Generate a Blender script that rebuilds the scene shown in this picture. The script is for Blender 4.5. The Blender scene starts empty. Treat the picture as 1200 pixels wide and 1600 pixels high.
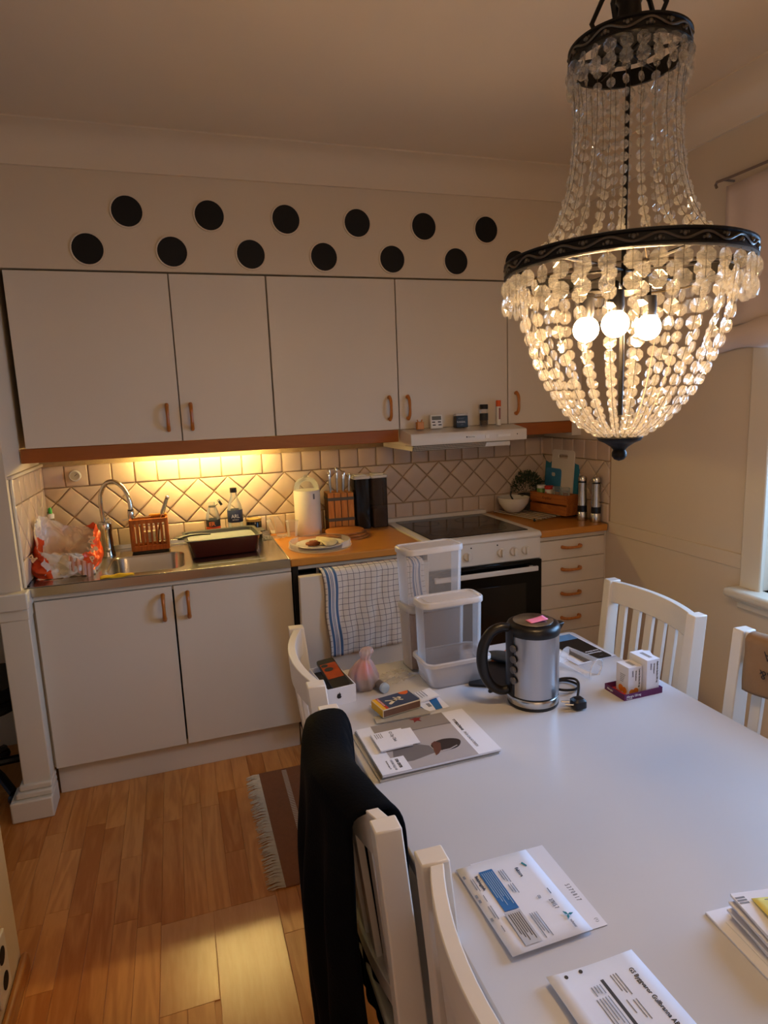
import bpy, bmesh, math, random
from mathutils import Vector, Matrix, noise
PI = math.pi
rnd = random.Random(7)
scene = bpy.context.scene
COL = scene.collection

# ------------------------------------------------------------------ camera
def make_camera():
    cx, cy, cz, ya, pi_, ro, f = 0.57024, -3.23125, 1.53804, 0.31351, -0.16902, -0.03915, 990.086
    F = Vector((math.sin(ya) * math.cos(pi_), math.cos(ya) * math.cos(pi_), math.sin(pi_)))
    R = Vector((math.cos(ya), -math.sin(ya), 0)); U = R.cross(F)
    R2 = R * math.cos(ro) + U * math.sin(ro); U2 = -R * math.sin(ro) + U * math.cos(ro)
    cam = bpy.data.cameras.new('camera'); o = bpy.data.objects.new('camera', cam); COL.objects.link(o)
    o.matrix_world = Matrix(((R2.x, U2.x, -F.x, cx), (R2.y, U2.y, -F.y, cy), (R2.z, U2.z, -F.z, cz), (0, 0, 0, 1)))
    cam.sensor_fit = 'HORIZONTAL'; cam.sensor_width = 36.0; cam.lens = f / 1200 * 36
    cam.clip_start = 0.02
    scene.camera = o
make_camera()

# ------------------------------------------------------------------ world, lights, exposure
w = bpy.data.worlds.new('world'); scene.world = w; w.use_nodes = True
w.node_tree.nodes['Background'].inputs[0].default_value = (0.32, 0.55, 1.0, 1)
w.node_tree.nodes['Background'].inputs[1].default_value = 1.2
scene.view_settings.view_transform = 'Standard'; scene.view_settings.look = 'None'
scene.view_settings.gamma = 1; scene.view_settings.exposure = -0.22
scene.view_settings.use_curve_mapping = False
scene.cycles.max_bounces = 10; scene.cycles.transparent_max_bounces = 24; scene.cycles.use_denoising = True
scene.cycles.caustics_reflective = False; scene.cycles.caustics_refractive = False
def area_light(name, loc, rot, sx, sy, power, color):
    l = bpy.data.lights.new(name, 'AREA'); l.shape = 'RECTANGLE'; l.size = sx; l.size_y = sy
    l.energy = power; l.color = color
    o = bpy.data.objects.new(name, l); COL.objects.link(o); o.location = loc; o.rotation_euler = rot; return o
# daylight from outside the window in the right wall, and an added warm fill light behind the camera
area_light('window_daylight', (3.25, -2.12, 1.85), (0, math.radians(66), 0), 1.5, 1.4, 190, (0.33, 0.58, 1.0))
area_light('rear_room_fill', (0.9, -4.75, 1.6), (math.radians(90), 0, 0), 1.6, 1.4, 8, (1.0, 0.74, 0.52))
BULB_STRENGTH = 330.0; BULB_COLOR = (1.0, 0.62, 0.29)
TUBE_STRENGTH = 230.0; TUBE_COLOR = (1.0, 0.72, 0.24)

# ------------------------------------------------------------------ materials
def lin(c):
    c = c / 255.0
    return c / 12.92 if c <= 0.04045 else ((c + 0.055) / 1.055) ** 2.4
def rgb(h): return tuple(lin(int(h[i:i + 2], 16)) for i in (0, 2, 4)) + (1.0,)
MATS = {}
def mat(name, hexc, rough=0.5, metal=0.0, var=0.0, scale=8.0, bump=0.0, bscale=60.0, trans=0.0, ior=1.45,
        alpha=1.0, emit=0.0, ecol=None, stretch=None, coat=0.0, sheen=0.0):
    if name in MATS: return MATS[name]
    m = bpy.data.materials.new(name); m.use_nodes = True; nt = m.node_tree; b = nt.nodes['Principled BSDF']
    col = rgb(hexc)
    b.inputs['Base Color'].default_value = col; b.inputs['Roughness'].default_value = rough
    b.inputs['Metallic'].default_value = metal; b.inputs['IOR'].default_value = ior
    b.inputs['Transmission Weight'].default_value = trans; b.inputs['Alpha'].default_value = alpha
    b.inputs['Coat Weight'].default_value = coat; b.inputs['Sheen Weight'].default_value = sheen
    if emit:
        b.inputs['Emission Color'].default_value = (ecol or col[:3]) + (1,) if len(ecol or col) == 3 or ecol else col
        b.inputs['Emission Strength'].default_value = emit
    tc = nt.nodes.new('ShaderNodeTexCoord'); mp = nt.nodes.new('ShaderNodeMapping')
    nt.links.new(tc.outputs['Object'], mp.inputs[0])
    if stretch: mp.inputs['Scale'].default_value = stretch
    n = nt.nodes.new('ShaderNodeTexNoise'); n.inputs['Scale'].default_value = scale; n.inputs['Detail'].default_value = 4
    nt.links.new(mp.outputs[0], n.inputs['Vector'])
    if var:
        mx = nt.nodes.new('ShaderNodeMix'); mx.data_type = 'RGBA'
        mx.inputs['A'].default_value = tuple(min(1, c * (1 + var)) for c in col[:3]) + (1,)
        mx.inputs['B'].default_value = tuple(c * (1 - var) for c in col[:3]) + (1,)
        nt.links.new(n.outputs['Fac'], mx.inputs['Factor']); nt.links.new(mx.outputs['Result'], b.inputs['Base Color'])
    if bump:
        n2 = nt.nodes.new('ShaderNodeTexNoise'); n2.inputs['Scale'].default_value = bscale
        nt.links.new(mp.outputs[0], n2.inputs['Vector'])
        bp = nt.nodes.new('ShaderNodeBump'); bp.inputs['Strength'].default_value = bump; bp.inputs['Distance'].default_value = 0.004
        nt.links.new(n2.outputs['Fac'], bp.inputs['Height']); nt.links.new(bp.outputs[0], b.inputs['Normal'])
    MATS[name] = m; return m
def clear_mat(name, hexc='ffffff', op=0.3, rough=0.1, gloss=0.25):
    """thin clear plastic or glass: mostly see-through, a bit of body colour and gloss"""
    if name in MATS: return MATS[name]
    m = bpy.data.materials.new(name); m.use_nodes = True; nt = m.node_tree; nt.nodes.clear()
    out = nt.nodes.new('ShaderNodeOutputMaterial'); tr = nt.nodes.new('ShaderNodeBsdfTransparent')
    tr.inputs[0].default_value = tuple(0.6 + 0.4 * c for c in rgb(hexc)[:3]) + (1,)
    df = nt.nodes.new('ShaderNodeBsdfPrincipled'); df.inputs['Base Color'].default_value = rgb(hexc); df.inputs['Roughness'].default_value = rough
    fr = nt.nodes.new('ShaderNodeLayerWeight'); fr.inputs[0].default_value = gloss
    ad = nt.nodes.new('ShaderNodeMath'); ad.operation = 'ADD'; ad.inputs[1].default_value = op; ad.use_clamp = True
    mu = nt.nodes.new('ShaderNodeMath'); mu.operation = 'MULTIPLY'; mu.inputs[1].default_value = 0.55
    nt.links.new(fr.outputs['Fresnel'], mu.inputs[0]); nt.links.new(mu.outputs[0], ad.inputs[0])
    mx = nt.nodes.new('ShaderNodeMixShader'); nt.links.new(ad.outputs[0], mx.inputs[0])
    nt.links.new(tr.outputs[0], mx.inputs[1]); nt.links.new(df.outputs[0], mx.inputs[2]); nt.links.new(mx.outputs[0], out.inputs[0])
    MATS[name] = m; return m
def crystal_mat():
    m = bpy.data.materials.new('cut_crystal'); m.use_nodes = True; nt = m.node_tree; nt.nodes.clear()
    out = nt.nodes.new('ShaderNodeOutputMaterial')
    g = nt.nodes.new('ShaderNodeBsdfGlass'); g.inputs['IOR'].default_value = 1.5; g.inputs['Roughness'].default_value = 0.02
    tr = nt.nodes.new('ShaderNodeBsdfTransparent'); tr.inputs[0].default_value = (0.95, 0.94, 0.9, 1)
    tl = nt.nodes.new('ShaderNodeBsdfTranslucent'); tl.inputs[0].default_value = (0.9, 0.88, 0.82, 1)
    df = nt.nodes.new('ShaderNodeBsdfDiffuse'); df.inputs[0].default_value = (0.85, 0.82, 0.76, 1)
    a = nt.nodes.new('ShaderNodeMixShader'); a.inputs[0].default_value = 0.5
    nt.links.new(tl.outputs[0], a.inputs[1]); nt.links.new(df.outputs[0], a.inputs[2])
    b = nt.nodes.new('ShaderNodeMixShader'); b.inputs[0].default_value = 0.62
    nt.links.new(g.outputs[0], b.inputs[1]); nt.links.new(tr.outputs[0], b.inputs[2])
    c = nt.nodes.new('ShaderNodeMixShader'); c.inputs[0].default_value = 0.085
    nt.links.new(b.outputs[0], c.inputs[1]); nt.links.new(a.outputs[0], c.inputs[2]); nt.links.new(c.outputs[0], out.inputs[0])
    return m
def wood_mat(name, c1, c2, scale=3.0, rough=0.4, axis='Y', coords='Object', perobj=False, bands=0.6, coat=0.0):
    if name in MATS: return MATS[name]
    m = bpy.data.materials.new(name); m.use_nodes = True; nt = m.node_tree; b = nt.nodes['Principled BSDF']
    b.inputs['Roughness'].default_value = rough; b.inputs['Coat Weight'].default_value = coat; b.inputs['Coat Roughness'].default_value = 0.25
    tc = nt.nodes.new('ShaderNodeTexCoord'); mp = nt.nodes.new('ShaderNodeMapping')
    s = {'X': (0.12, 1, 1), 'Y': (1, 0.12, 1), 'Z': (1, 1, 0.12)}[axis]
    mp.inputs['Scale'].default_value = s
    nt.links.new(tc.outputs['Object'], mp.inputs[0])
    oi = nt.nodes.new('ShaderNodeObjectInfo')
    if perobj:
        vm = nt.nodes.new('ShaderNodeVectorMath'); vm.operation = 'SCALE'; vm.inputs[0].default_value = (13, 7, 5)
        nt.links.new(oi.outputs['Random'], vm.inputs['Scale']); nt.links.new(vm.outputs[0], mp.inputs['Location'])
    n = nt.nodes.new('ShaderNodeTexNoise'); n.inputs['Scale'].default_value = scale * 4; n.inputs['Detail'].default_value = 3
    n.inputs['Distortion'].default_value = 0.6; nt.links.new(mp.outputs[0], n.inputs['Vector'])
    sn = nt.nodes.new('ShaderNodeMath'); sn.operation = 'MULTIPLY'; sn.inputs[1].default_value = 38
    nt.links.new(n.outputs['Fac'], sn.inputs[0])
    si = nt.nodes.new('ShaderNodeMath'); si.operation = 'SINE'; nt.links.new(sn.outputs[0], si.inputs[0])
    f = nt.nodes.new('ShaderNodeTexNoise'); f.inputs['Scale'].default_value = scale * 60; nt.links.new(mp.outputs[0], f.inputs['Vector'])
    mr = nt.nodes.new('ShaderNodeMapRange'); mr.inputs[1].default_value = -1; mr.inputs[2].default_value = 1
    mr.inputs[3].default_value = 0.5 - bands * 0.5; mr.inputs[4].default_value = 0.5 + bands * 0.5
    nt.links.new(si.outputs[0], mr.inputs[0])
    ad = nt.nodes.new('ShaderNodeMath'); ad.operation = 'ADD'; nt.links.new(mr.outputs[0], ad.inputs[0])
    mm = nt.nodes.new('ShaderNodeMath'); mm.operation = 'MULTIPLY_ADD'; mm.inputs[1].default_value = 0.5; mm.inputs[2].default_value = -0.25
    nt.links.new(f.outputs['Fac'], mm.inputs[0]); nt.links.new(mm.outputs[0], ad.inputs[1])
    last = ad
    if perobj:
        a2 = nt.nodes.new('ShaderNodeMath'); a2.operation = 'MULTIPLY_ADD'; a2.inputs[1].default_value = 0.8; 
        nt.links.new(oi.outputs['Random'], a2.inputs[0]); nt.links.new(ad.outputs[0], a2.inputs[2])
        a3 = nt.nodes.new('ShaderNodeMath'); a3.operation = 'SUBTRACT'; a3.inputs[1].default_value = 0.4; nt.links.new(a2.outputs[0], a3.inputs[0]); last = a3
    mx = nt.nodes.new('ShaderNodeMix'); mx.data_type = 'RGBA'; mx.clamp_factor = True
    mx.inputs['A'].default_value = rgb(c1); mx.inputs['B'].default_value = rgb(c2)
    nt.links.new(last.outputs[0], mx.inputs['Factor']); nt.links.new(mx.outputs['Result'], b.inputs['Base Color'])
    MATS[name] = m; return m

M_WALL = mat('painted_plaster', 'dacab2', 0.75, var=0.04, scale=2, bump=0.15, bscale=9)
M_CEIL = mat('ceiling_paint', 'e2d2ba', 0.85, var=0.04, scale=1.5, bump=0.2, bscale=5)
M_TRIM = mat('white_trim_paint', 'ddd2be', 0.4, var=0.03, scale=5, bump=0.05, bscale=20)
M_DOORW = mat('white_cabinet_laminate', 'dbd0bf', 0.42, var=0.03, scale=3)
M_CARC = mat('cabinet_carcass', 'c9bfae', 0.55, var=0.02)
M_WHITE = mat('white_lacquer', 'e2ddd6', 0.3, var=0.02, scale=6)
M_TABLE = mat('white_table_lacquer', 'c6c8cf', 0.32, var=0.03, scale=2.5)
M_ENAMEL = mat('white_enamel', 'dcd5ca', 0.2, var=0.02)
M_BLACK = mat('black_plastic', '111012', 0.35, var=0.1)
M_BLACKG = mat('black_glass', '050505', 0.1, ior=1.33)
M_HOLE = mat('black_hole_paint', '050404', 0.7, var=0.2)
M_STEEL = mat('brushed_steel', 'c6c3be', 0.24, 1.0, var=0.08, scale=30, stretch=(0.05, 1, 1))
M_CHROME = mat('chrome', 'c8c6c2', 0.08, 1.0)
M_PELMET = wood_mat('cherry_board', '8e4a12', 'a35a1c', 2.5, 0.4, 'X', bands=0.25)
M_WORKTOP = wood_mat('orange_laminate_top', 'bd7a30', 'c98939', 2.5, 0.32, 'X', bands=0.15)
M_HANDLE = wood_mat('handle_wood', 'a85e1e', 'c27a30', 6, 0.35, 'Z', bands=0.3)
M_CRATE = wood_mat('crate_wood', '96501c', 'b56b2a', 5, 0.5, 'X')
M_CADDY = wood_mat('caddy_wood', '9c4f14', 'bd6a20', 6, 0.5, 'Z')
M_KNIFEB = wood_mat('knife_block_wood', 'b96f26', 'd28a3a', 5, 0.4, 'Z')
M_PLANK = wood_mat('floor_laminate', 'e5a058', 'bd722e', 2.2, 0.36, 'Y', perobj=True, bands=0.5)
M_PLANKG = wood_mat('worn_floor_laminate', 'e2a463', 'c98446', 2.2, 0.27, 'Y', perobj=True, bands=0.2, coat=0.5)
M_BASEW = wood_mat('baseboard_wood', 'a3642a', 'bd8140', 4, 0.35, 'Y')
M_TILE = mat('glazed_tile', 'cdb7a4', 0.3, var=0.12, scale=9, bump=0.35, bscale=14)
M_GROUT = mat('grout', 'a58c6c', 0.9, var=0.1, scale=40, bump=0.4, bscale=150)
M_BRONZE = mat('dark_bronze', '23211f', 0.45, 0.7, var=0.3, scale=40, bump=0.2, bscale=90)
M_BRONZEH = mat('bronze_relief', '625d54', 0.4, 0.6, var=0.3, scale=60)
M_WIRE = mat('pin_wire', '6b5c45', 0.4, 1.0)
M_CRYSTAL = crystal_mat()
M_INK = mat('black_ink', '17161a', 0.6)
M_GREY = mat('grey_ink', '7d8088', 0.6)
M_PAPER = mat('white_paper', 'dfe2ee', 0.7, var=0.015, scale=10)
M_CLEAR = clear_mat('clear_plastic', 'f2efee', 0.06, 0.12, 0.28)
M_CLEARW = clear_mat('frosted_lid_plastic', 'f4f1f0', 0.34, 0.25, 0.3)
M_GLASS = clear_mat('thin_glass', 'eef2f0', 0.06, 0.05, 0.4)
M_FILM = clear_mat('crumpled_film', 'f5f3f0', 0.10, 0.12, 0.4)
M_WPLAST = mat('white_plastic', 'e6e2da', 0.35, var=0.02)

# ------------------------------------------------------------------ mesh helper
class MB:
    def __init__(s): s.v = []; s.f = []; s.mi = []; s.cur = 0
    def add(s, vs, fs):
        n = len(s.v); s.v += [tuple(p) for p in vs]; s.f += [tuple(i + n for i in q) for q in fs]; s.mi += [s.cur] * len(fs); return s
    def box(s, x0, x1, y0, y1, z0, z1, xf=None):
        vs = [Vector(p) for p in ((x0, y0, z0), (x1, y0, z0), (x1, y1, z0), (x0, y1, z0), (x0, y0, z1), (x1, y0, z1), (x1, y1, z1), (x0, y1, z1))]
        if xf: vs = [xf @ p for p in vs]
        return s.add(vs, [(0, 3, 2, 1), (4, 5, 6, 7), (0, 1, 5, 4), (1, 2, 6, 5), (2, 3, 7, 6), (3, 0, 4, 7)])
    def prism(s, poly, z0, z1, xf=None, tz=None):
        n = len(poly); vs = [Vector((x, y, z0)) for x, y in poly] + [Vector((x, y, z1)) for x, y in poly]
        if xf: vs = [xf @ p for p in vs]
        return s.add(vs, [tuple(range(n - 1, -1, -1)), tuple(range(n, 2 * n))] + [(i, (i + 1) % n, n + (i + 1) % n, n + i) for i in range(n)])
    def lathe(s, prof, seg=24, c=(0, 0), xf=None, cap=True):
        vs = []; fs = []; n = len(prof)
        for (r, z) in prof:
            for k in range(seg):
                a = 2 * PI * k / seg; vs.append(Vector((c[0] + r * math.cos(a), c[1] + r * math.sin(a), z)))
        for i in range(n - 1):
            for k in range(seg):
                k2 = (k + 1) % seg; fs.append((i * seg + k, i * seg + k2, (i + 1) * seg + k2, (i + 1) * seg + k))
        if cap:
            fs.append(tuple(range(seg - 1, -1, -1))); fs.append(tuple((n - 1) * seg + k for k in range(seg)))
        if xf: vs = [xf @ p for p in vs]
        return s.add(vs, fs)
    def tube(s, pts, r, seg=8, cap=True):
        pts = [Vector(p) for p in pts]; n = len(pts); rs = r if isinstance(r, (list, tuple)) else [r] * n
        vs = []; fs = []; up = None
        for i, p in enumerate(pts):
            t = (pts[min(i + 1, n - 1)] - pts[max(i - 1, 0)]).normalized()
            if up is None:
                up = Vector((0, 0, 1)) if abs(t.z) < 0.9 else Vector((1, 0, 0))
            a = t.cross(up); a.normalize(); b = a.cross(t).normalized(); up = b
            for k in range(seg):
                q = 2 * PI * k / seg; vs.append(p + (a * math.cos(q) + b * math.sin(q)) * rs[i])
        for i in range(n - 1):
            for k in range(seg):
                k2 = (k + 1) % seg; fs.append((i * seg + k, i * seg + k2, (i + 1) * seg + k2, (i + 1) * seg + k))
        if cap: fs.append(tuple(range(seg))[::-1]); fs.append(tuple((n - 1) * seg + k for k in range(seg)))
        return s.add(vs, fs)
    def grid(s, fn, nu, nv, closeu=False):
        vs = [Vector(fn(i / (nu if closeu else nu - 1), j / (nv - 1))) for j in range(nv) for i in range(nu)]
        fs = []
        for j in range(nv - 1):
            for i in range(nu if closeu else nu - 1):
                i2 = (i + 1) % nu; fs.append((j * nu + i, j * nu + i2, (j + 1) * nu + i2, (j + 1) * nu + i))
        return s.add(vs, fs)
    def sphere(s, c, r, seg=16, rings=8, sc=(1, 1, 1), fn=None):
        c = Vector(c)
        def f(u, v):
            a = 2 * PI * u; b = PI * v; d = Vector((math.sin(b) * math.cos(a) * sc[0], math.sin(b) * math.sin(a) * sc[1], -math.cos(b) * sc[2]))
            q = r * (fn(d) if fn else 1); return c + d * q
        return s.grid(f, seg, rings + 1, True)
    def loops(s, loops_, cap0=True, cap1=True):
        n = len(loops_[0]); vs = [p for l in loops_ for p in l]; fs = []
        for i in range(len(loops_) - 1):
            for k in range(n):
                k2 = (k + 1) % n; fs.append((i * n + k, i * n + k2, (i + 1) * n + k2, (i + 1) * n + k))
        if cap0: fs.append(tuple(range(n))[::-1])
        if cap1: fs.append(tuple((len(loops_) - 1) * n + k for k in range(n)))
        return s.add(vs, fs)
    def mesh(s, name, smooth=40):
        me = bpy.data.meshes.new(name); me.from_pydata([tuple(v) for v in s.v], [], s.f)
        me.polygons.foreach_set('material_index', s.mi)
        me.validate(); 
        bm = bmesh.new(); bm.from_mesh(me); bmesh.ops.recalc_face_normals(bm, faces=bm.faces); bm.to_mesh(me); bm.free()
        if smooth:
            me.polygons.foreach_set('use_smooth', [True] * len(me.polygons)); me.set_sharp_from_angle(angle=math.radians(smooth))
        return me
    def build(s, name, material, parent=None, bevel=0.0, loc=None, rot=None, solid=0.0, subsurf=0, smooth=40, segs=2):
        me = s.mesh(name, smooth)
        for m in (material if isinstance(material, (list, tuple)) else [material]): me.materials.append(m)
        o = bpy.data.objects.new(name, me); COL.objects.link(o)
        if parent: o.parent = parent
        if loc: o.location = loc
        if rot: o.rotation_euler = rot
        if solid: md = o.modifiers.new('solid', 'SOLIDIFY'); md.thickness = solid; md.offset = 0
        if subsurf: md = o.modifiers.new('sub', 'SUBSURF'); md.levels = subsurf; md.render_levels = subsurf
        if bevel:
            md = o.modifiers.new('bevel', 'BEVEL'); md.width = bevel; md.segments = segs; md.limit_method = 'ANGLE'; md.angle_limit = math.radians(40)
        return o
def tag(o, label=None, cat=None, group=None, kind=None):
    if label: o['label'] = label
    if cat: o['category'] = cat
    if group: o['group'] = group
    if kind: o['kind'] = kind
    return o
def thing(name, label, cat, loc=(0, 0, 0), rz=0.0, group=None):
    o = bpy.data.objects.new(name, None); COL.objects.link(o); o.location = loc; o.rotation_euler = (0, 0, rz)
    o.empty_display_size = 0.05
    return tag(o, label, cat, group)
def struct(o): o['kind'] = 'structure'; return o
def copy_tree(o, parent=None):
    c = o.copy(); COL.objects.link(c); c.parent = parent
    for ch in list(o.children): copy_tree(ch, c)
    return c
def rrect(hx, hy, r, n=5, c=(0, 0)):
    pts = []
    for (sx, sy, a0) in ((1, 1, 0), (-1, 1, 90), (-1, -1, 180), (1, -1, 270)):
        for k in range(n + 1):
            a = math.radians(a0 + 90 * k / n); pts.append((c[0] + sx * (hx - r) + r * math.cos(a), c[1] + sy * (hy - r) + r * math.sin(a)))
    return pts
def text(s, size, material, parent, loc, rot=(0, 0, 0), name='lettering', align='LEFT', depth=0.0002, sx=1.0, bold=0.0):
    cu = bpy.data.curves.new('t', 'FONT'); cu.body = s; cu.size = size; cu.extrude = depth; cu.align_x = align; cu.resolution_u = 2
    cu.offset = bold
    to = bpy.data.objects.new('t', cu); COL.objects.link(to)
    dg = bpy.context.evaluated_depsgraph_get(); me = bpy.data.meshes.new_from_object(to.evaluated_get(dg))
    bpy.data.objects.remove(to); bpy.data.curves.remove(cu)
    me.materials.clear(); me.materials.append(material)
    o = bpy.data.objects.new(name, me); COL.objects.link(o); o.parent = parent; o.location = loc; o.rotation_euler = rot; o.scale = (sx, 1, 1)
    return o
def flatbox(x0, x1, y0, y1, z, material, parent, name, t=0.0003):
    return MB().box(x0, x1, y0, y1, z, z + t).build(name, material, parent, smooth=0)
R90 = math.radians(90)

# ================================================================== SETTING
ZC = 2.60; XR = 2.615
def wall(name, *b, m=None):
    return struct(MB().box(*b).build(name, m or M_WALL, smooth=0))
wb = wall('wall_back', -1.2, 2.9, 0.012, 0.14, -0.1, 2.8)
# boxed-in wall above the cupboards, flush with their fronts, carrying the round vents
soff = wall('wall_soffit', -1.2, XR + .05, -0.36, 0.012, 2.108, 2.8)
# left wall end over the counter (with a narrower post below the ledge)
wl = wall('wall_left', -1.2, -0.024, -0.62, 0.012, 0.90, 2.8)
wll = wall('wall_left_near', -1.9, 0.03, -4.9, -1.42, 0, 2.8)
wle = wall('wall_left_far', -2.2, -2.0, -1.42, 0.14, 0, 2.8)
wall('wall_rear', -0.2, 2.9, -5.05, -4.9, 0, 2.8)
# right wall with the window opening  y -1.49..-2.72, z 0.79..2.2
WY0, WY1, WZ0, WZ1 = -1.49, -2.72, 0.79, 2.2
m_ = MB(); m_.box(XR, XR + .22, WY0, 0.14, -0.1, 2.8); m_.box(XR, XR + .22, -5.0, WY1, -0.1, 2.8)
m_.box(XR, XR + .22, WY1, WY0, -0.1, WZ0); m_.box(XR, XR + .22, WY1, WY0, WZ1, 2.8)
wr = struct(m_.build('wall_right', M_WALL, smooth=0))
ceil = wall('ceiling', -2.2, 2.9, -5.05, 0.14, ZC, ZC + .12, m=M_CEIL)
# cornices: a hollow cove
def cove(name, p0, p1, inward, size=0.11, z=ZC):
    p0 = Vector(p0); p1 = Vector(p1); inward = Vector(inward)
    prof = [(0, -size - .012), (.012, -size - .012), (.014, -size)]
    for k in range(7):
        a = math.radians(90 * k / 6); prof.append((.014 + size * (1 - math.cos(a)), -size + size * math.sin(a) * .93))
    prof += [(size + .03, -.006), (size + .03, 0), (0, 0)]
    L = []
    for p in (p0, p1): L.append([p + inward * a + Vector((0, 0, z + b)) for a, b in prof])
    return struct(MB().loops(L).build(name, M_CEIL, smooth=50))
cove('trim_1', (-1.2, -.36, 0), (XR, -.36, 0), (0, -1, 0))
cove('trim_2', (XR, -.36, 0), (XR, -4.9, 0), (-1, 0, 0))

# floor: sub-floor slab plus laminate staves where they can be told apart
floor = struct(MB().box(-2.2, 2.9, -5.05, 0.14, -0.1, -0.0035).build('floor', wood_mat('far_floor_laminate', 'e09650', 'cc8238', 3.2, 0.36, 'Y', bands=0.35), smooth=0))
SW = 0.0695
stave_meshes = {}
def stave(x, y0, y1, worn=False, wd=SW):
    L = round(y1 - y0, 3); key = (L, worn, wd)
    if key not in stave_meshes:
        mb = MB(); a = wd / 2 - .0004; b = L / 2 - .0004; c = .0009
        mb.loops([[Vector((sx * (a), sy * (b), -.0035)) for sx, sy in ((1, 1), (-1, 1), (-1, -1), (1, -1))],
                  [Vector((sx * (a), sy * (b), -c * .6)) for sx, sy in ((1, 1), (-1, 1), (-1, -1), (1, -1))],
                  [Vector((sx * (a - c), sy * (b - c), 0)) for sx, sy in ((1, 1), (-1, 1), (-1, -1), (1, -1))]])
        me = mb.mesh('plank', 0); me.materials.append(M_PLANKG if worn else M_PLANK); stave_meshes[key] = me
    o = bpy.data.objects.new('plank', stave_meshes[key]); COL.objects.link(o); o.parent = floor; o.location = (x, (y0 + y1) / 2, 0)
LENS = (0.30, 0.38, 0.46, 0.54)
x = -0.78
while x < 1.72:
    cx_ = x + SW / 2; y = -0.50 + rnd.choice((0, .04, .08, .12))
    worn = 0.415 < cx_ < 0.72
    while y > -2.15:
        L = rnd.choice(LENS); y0 = y - L
        if worn and y > -1.395 and y0 < -1.21:
            stave(cx_, -1.395, y); y0 = -1.71 if cx_ < .53 else -2.10
        else:
            stave(cx_, y0, y)
        y = y0
    x += SW
# worn, glossier boards
x_w = [c for c in [(-0.78 + SW * k + SW / 2) for k in range(40)] if 0.415 < c < 0.72]
xa = x_w[0] - SW / 2; xb = x_w[-1] + SW / 2
stave((xa + .555) / 2, -1.71, -1.395, True, round(.555 - xa, 3))
stave((.555 + xb) / 2, -2.10, -1.395, True, round(xb - .555, 3))

# ------------------------------------------------------------------ splashback tiles
T = 0.1005
def clip(poly, a, lo, up):
    def cut(ps, inside, inter):
        out = []
        for i in range(len(ps)):
            p, q = ps[i], ps[(i + 1) % len(ps)]
            if inside(p): out.append(p)
            if inside(p) != inside(q): out.append(inter(p, q))
        return out
    for sgn, lim in ((1, lo), (-1, up)):
        if not poly: return poly
        ins = lambda p: sgn * (p[a] - lim) >= -1e-9
        def itx(p, q):
            t = (lim - p[a]) / (q[a] - p[a]); return (p[0] + (q[0] - p[0]) * t, p[1] + (q[1] - p[1]) * t)
        poly = cut(poly, ins, itx)
    return poly
def inset(poly, d):
    n = len(poly); out = []
    A = sum(poly[i][0] * poly[(i + 1) % n][1] - poly[(i + 1) % n][0] * poly[i][1] for i in range(n))
    if A < 0: poly = poly[::-1]
    for i in range(n):
        p0, p1, p2 = poly[i - 1], poly[i], poly[(i + 1) % n]
        def nrm(a, b):
            dx, dy = b[0] - a[0], b[1] - a[1]; l = math.hypot(dx, dy) or 1e-9; return (-dy / l, dx / l)
        n1 = nrm(p0, p1); n2 = nrm(p1, p2); k = 1 + n1[0] * n2[0] + n1[1] * n2[1]
        if k < .05: return None
        out.append((p1[0] + (n1[0] + n2[0]) * d / k, p1[1] + (n1[1] + n2[1]) * d / k))
    return out
tile_cache = {}
def tile(poly, parent, origin, ux, nrm):
    poly = [p for i, p in enumerate(poly) if math.dist(p, poly[i - 1]) > 1e-4]
    if len(poly) < 3: return
    cx = sum(p[0] for p in poly) / len(poly); cz = sum(p[1] for p in poly) / len(poly)
    loc = [(round(p[0] - cx, 4), round(p[1] - cz, 4)) for p in poly]
    A = abs(sum(loc[i][0] * loc[(i + 1) % len(loc)][1] - loc[(i + 1) % len(loc)][0] * loc[i][1] for i in range(len(loc)))) / 2
    if A < 0.0006: return
    key = tuple(loc)
    if key not in tile_cache:
        a = inset(loc, .0022); b = inset(loc, .0045); c = inset(loc, .009)
        if not a or not b or not c: return
        mb = MB(); mb.loops([[Vector((p[0], 0, p[1])) for p in a], [Vector((p[0], -.006, p[1])) for p in a], [Vector((p[0], -.0085, p[1])) for p in b], [Vector((p[0], -.0095, p[1])) for p in c]], cap0=False)
        me = mb.mesh('tile', 60); me.materials.append(M_TILE); tile_cache[key] = me
    o = bpy.data.objects.new('tile', tile_cache[key]); COL.objects.link(o); o.parent = parent
    ang = math.atan2(ux[1], ux[0])
    o.location = (origin[0] + ux[0] * cx, origin[1] + ux[1] * cx, origin[2] + cz)
    o.rotation_euler = (rnd.uniform(-.018, .018), rnd.uniform(-.006, .006), ang + rnd.uniform(-.018, .018))
def tiling(parent, origin, ux, W, off=0.0, doff=0.0):
    H0 = T; band = T * math.sqrt(2) * 1.5; top = H0 + band
    n = int(W / T) + 2
    for row, z0 in ((0, 0), (1, top)):
        for k in range(-1, n):
            x0 = off + k * T; p = clip([(x0, z0), (x0 + T, z0), (x0 + T, z0 + T), (x0, z0 + T)], 0, 0, W)
            if p: tile(p, parent, origin, ux, None)
    h = T / math.sqrt(2)
    for r in range(-1, 5):
        for k in range(-1, int(W / (2 * h)) + 2):
            cx = doff + k * 2 * h + (h if r % 2 else 0); cz = top - r * h
            p = [(cx - h, cz), (cx, cz - h), (cx + h, cz), (cx, cz + h)]
            p = clip(p, 0, 0, W)
            p = clip(p, 1, H0, top) if p else p
            if p: tile(p, parent, origin, ux, None)
ZT = 0.898
gb = MB().box(-0.024, XR, 0.0, 0.0125, ZT, 1.40).build('grout_bed', M_GROUT, wb, smooth=0)
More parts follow.
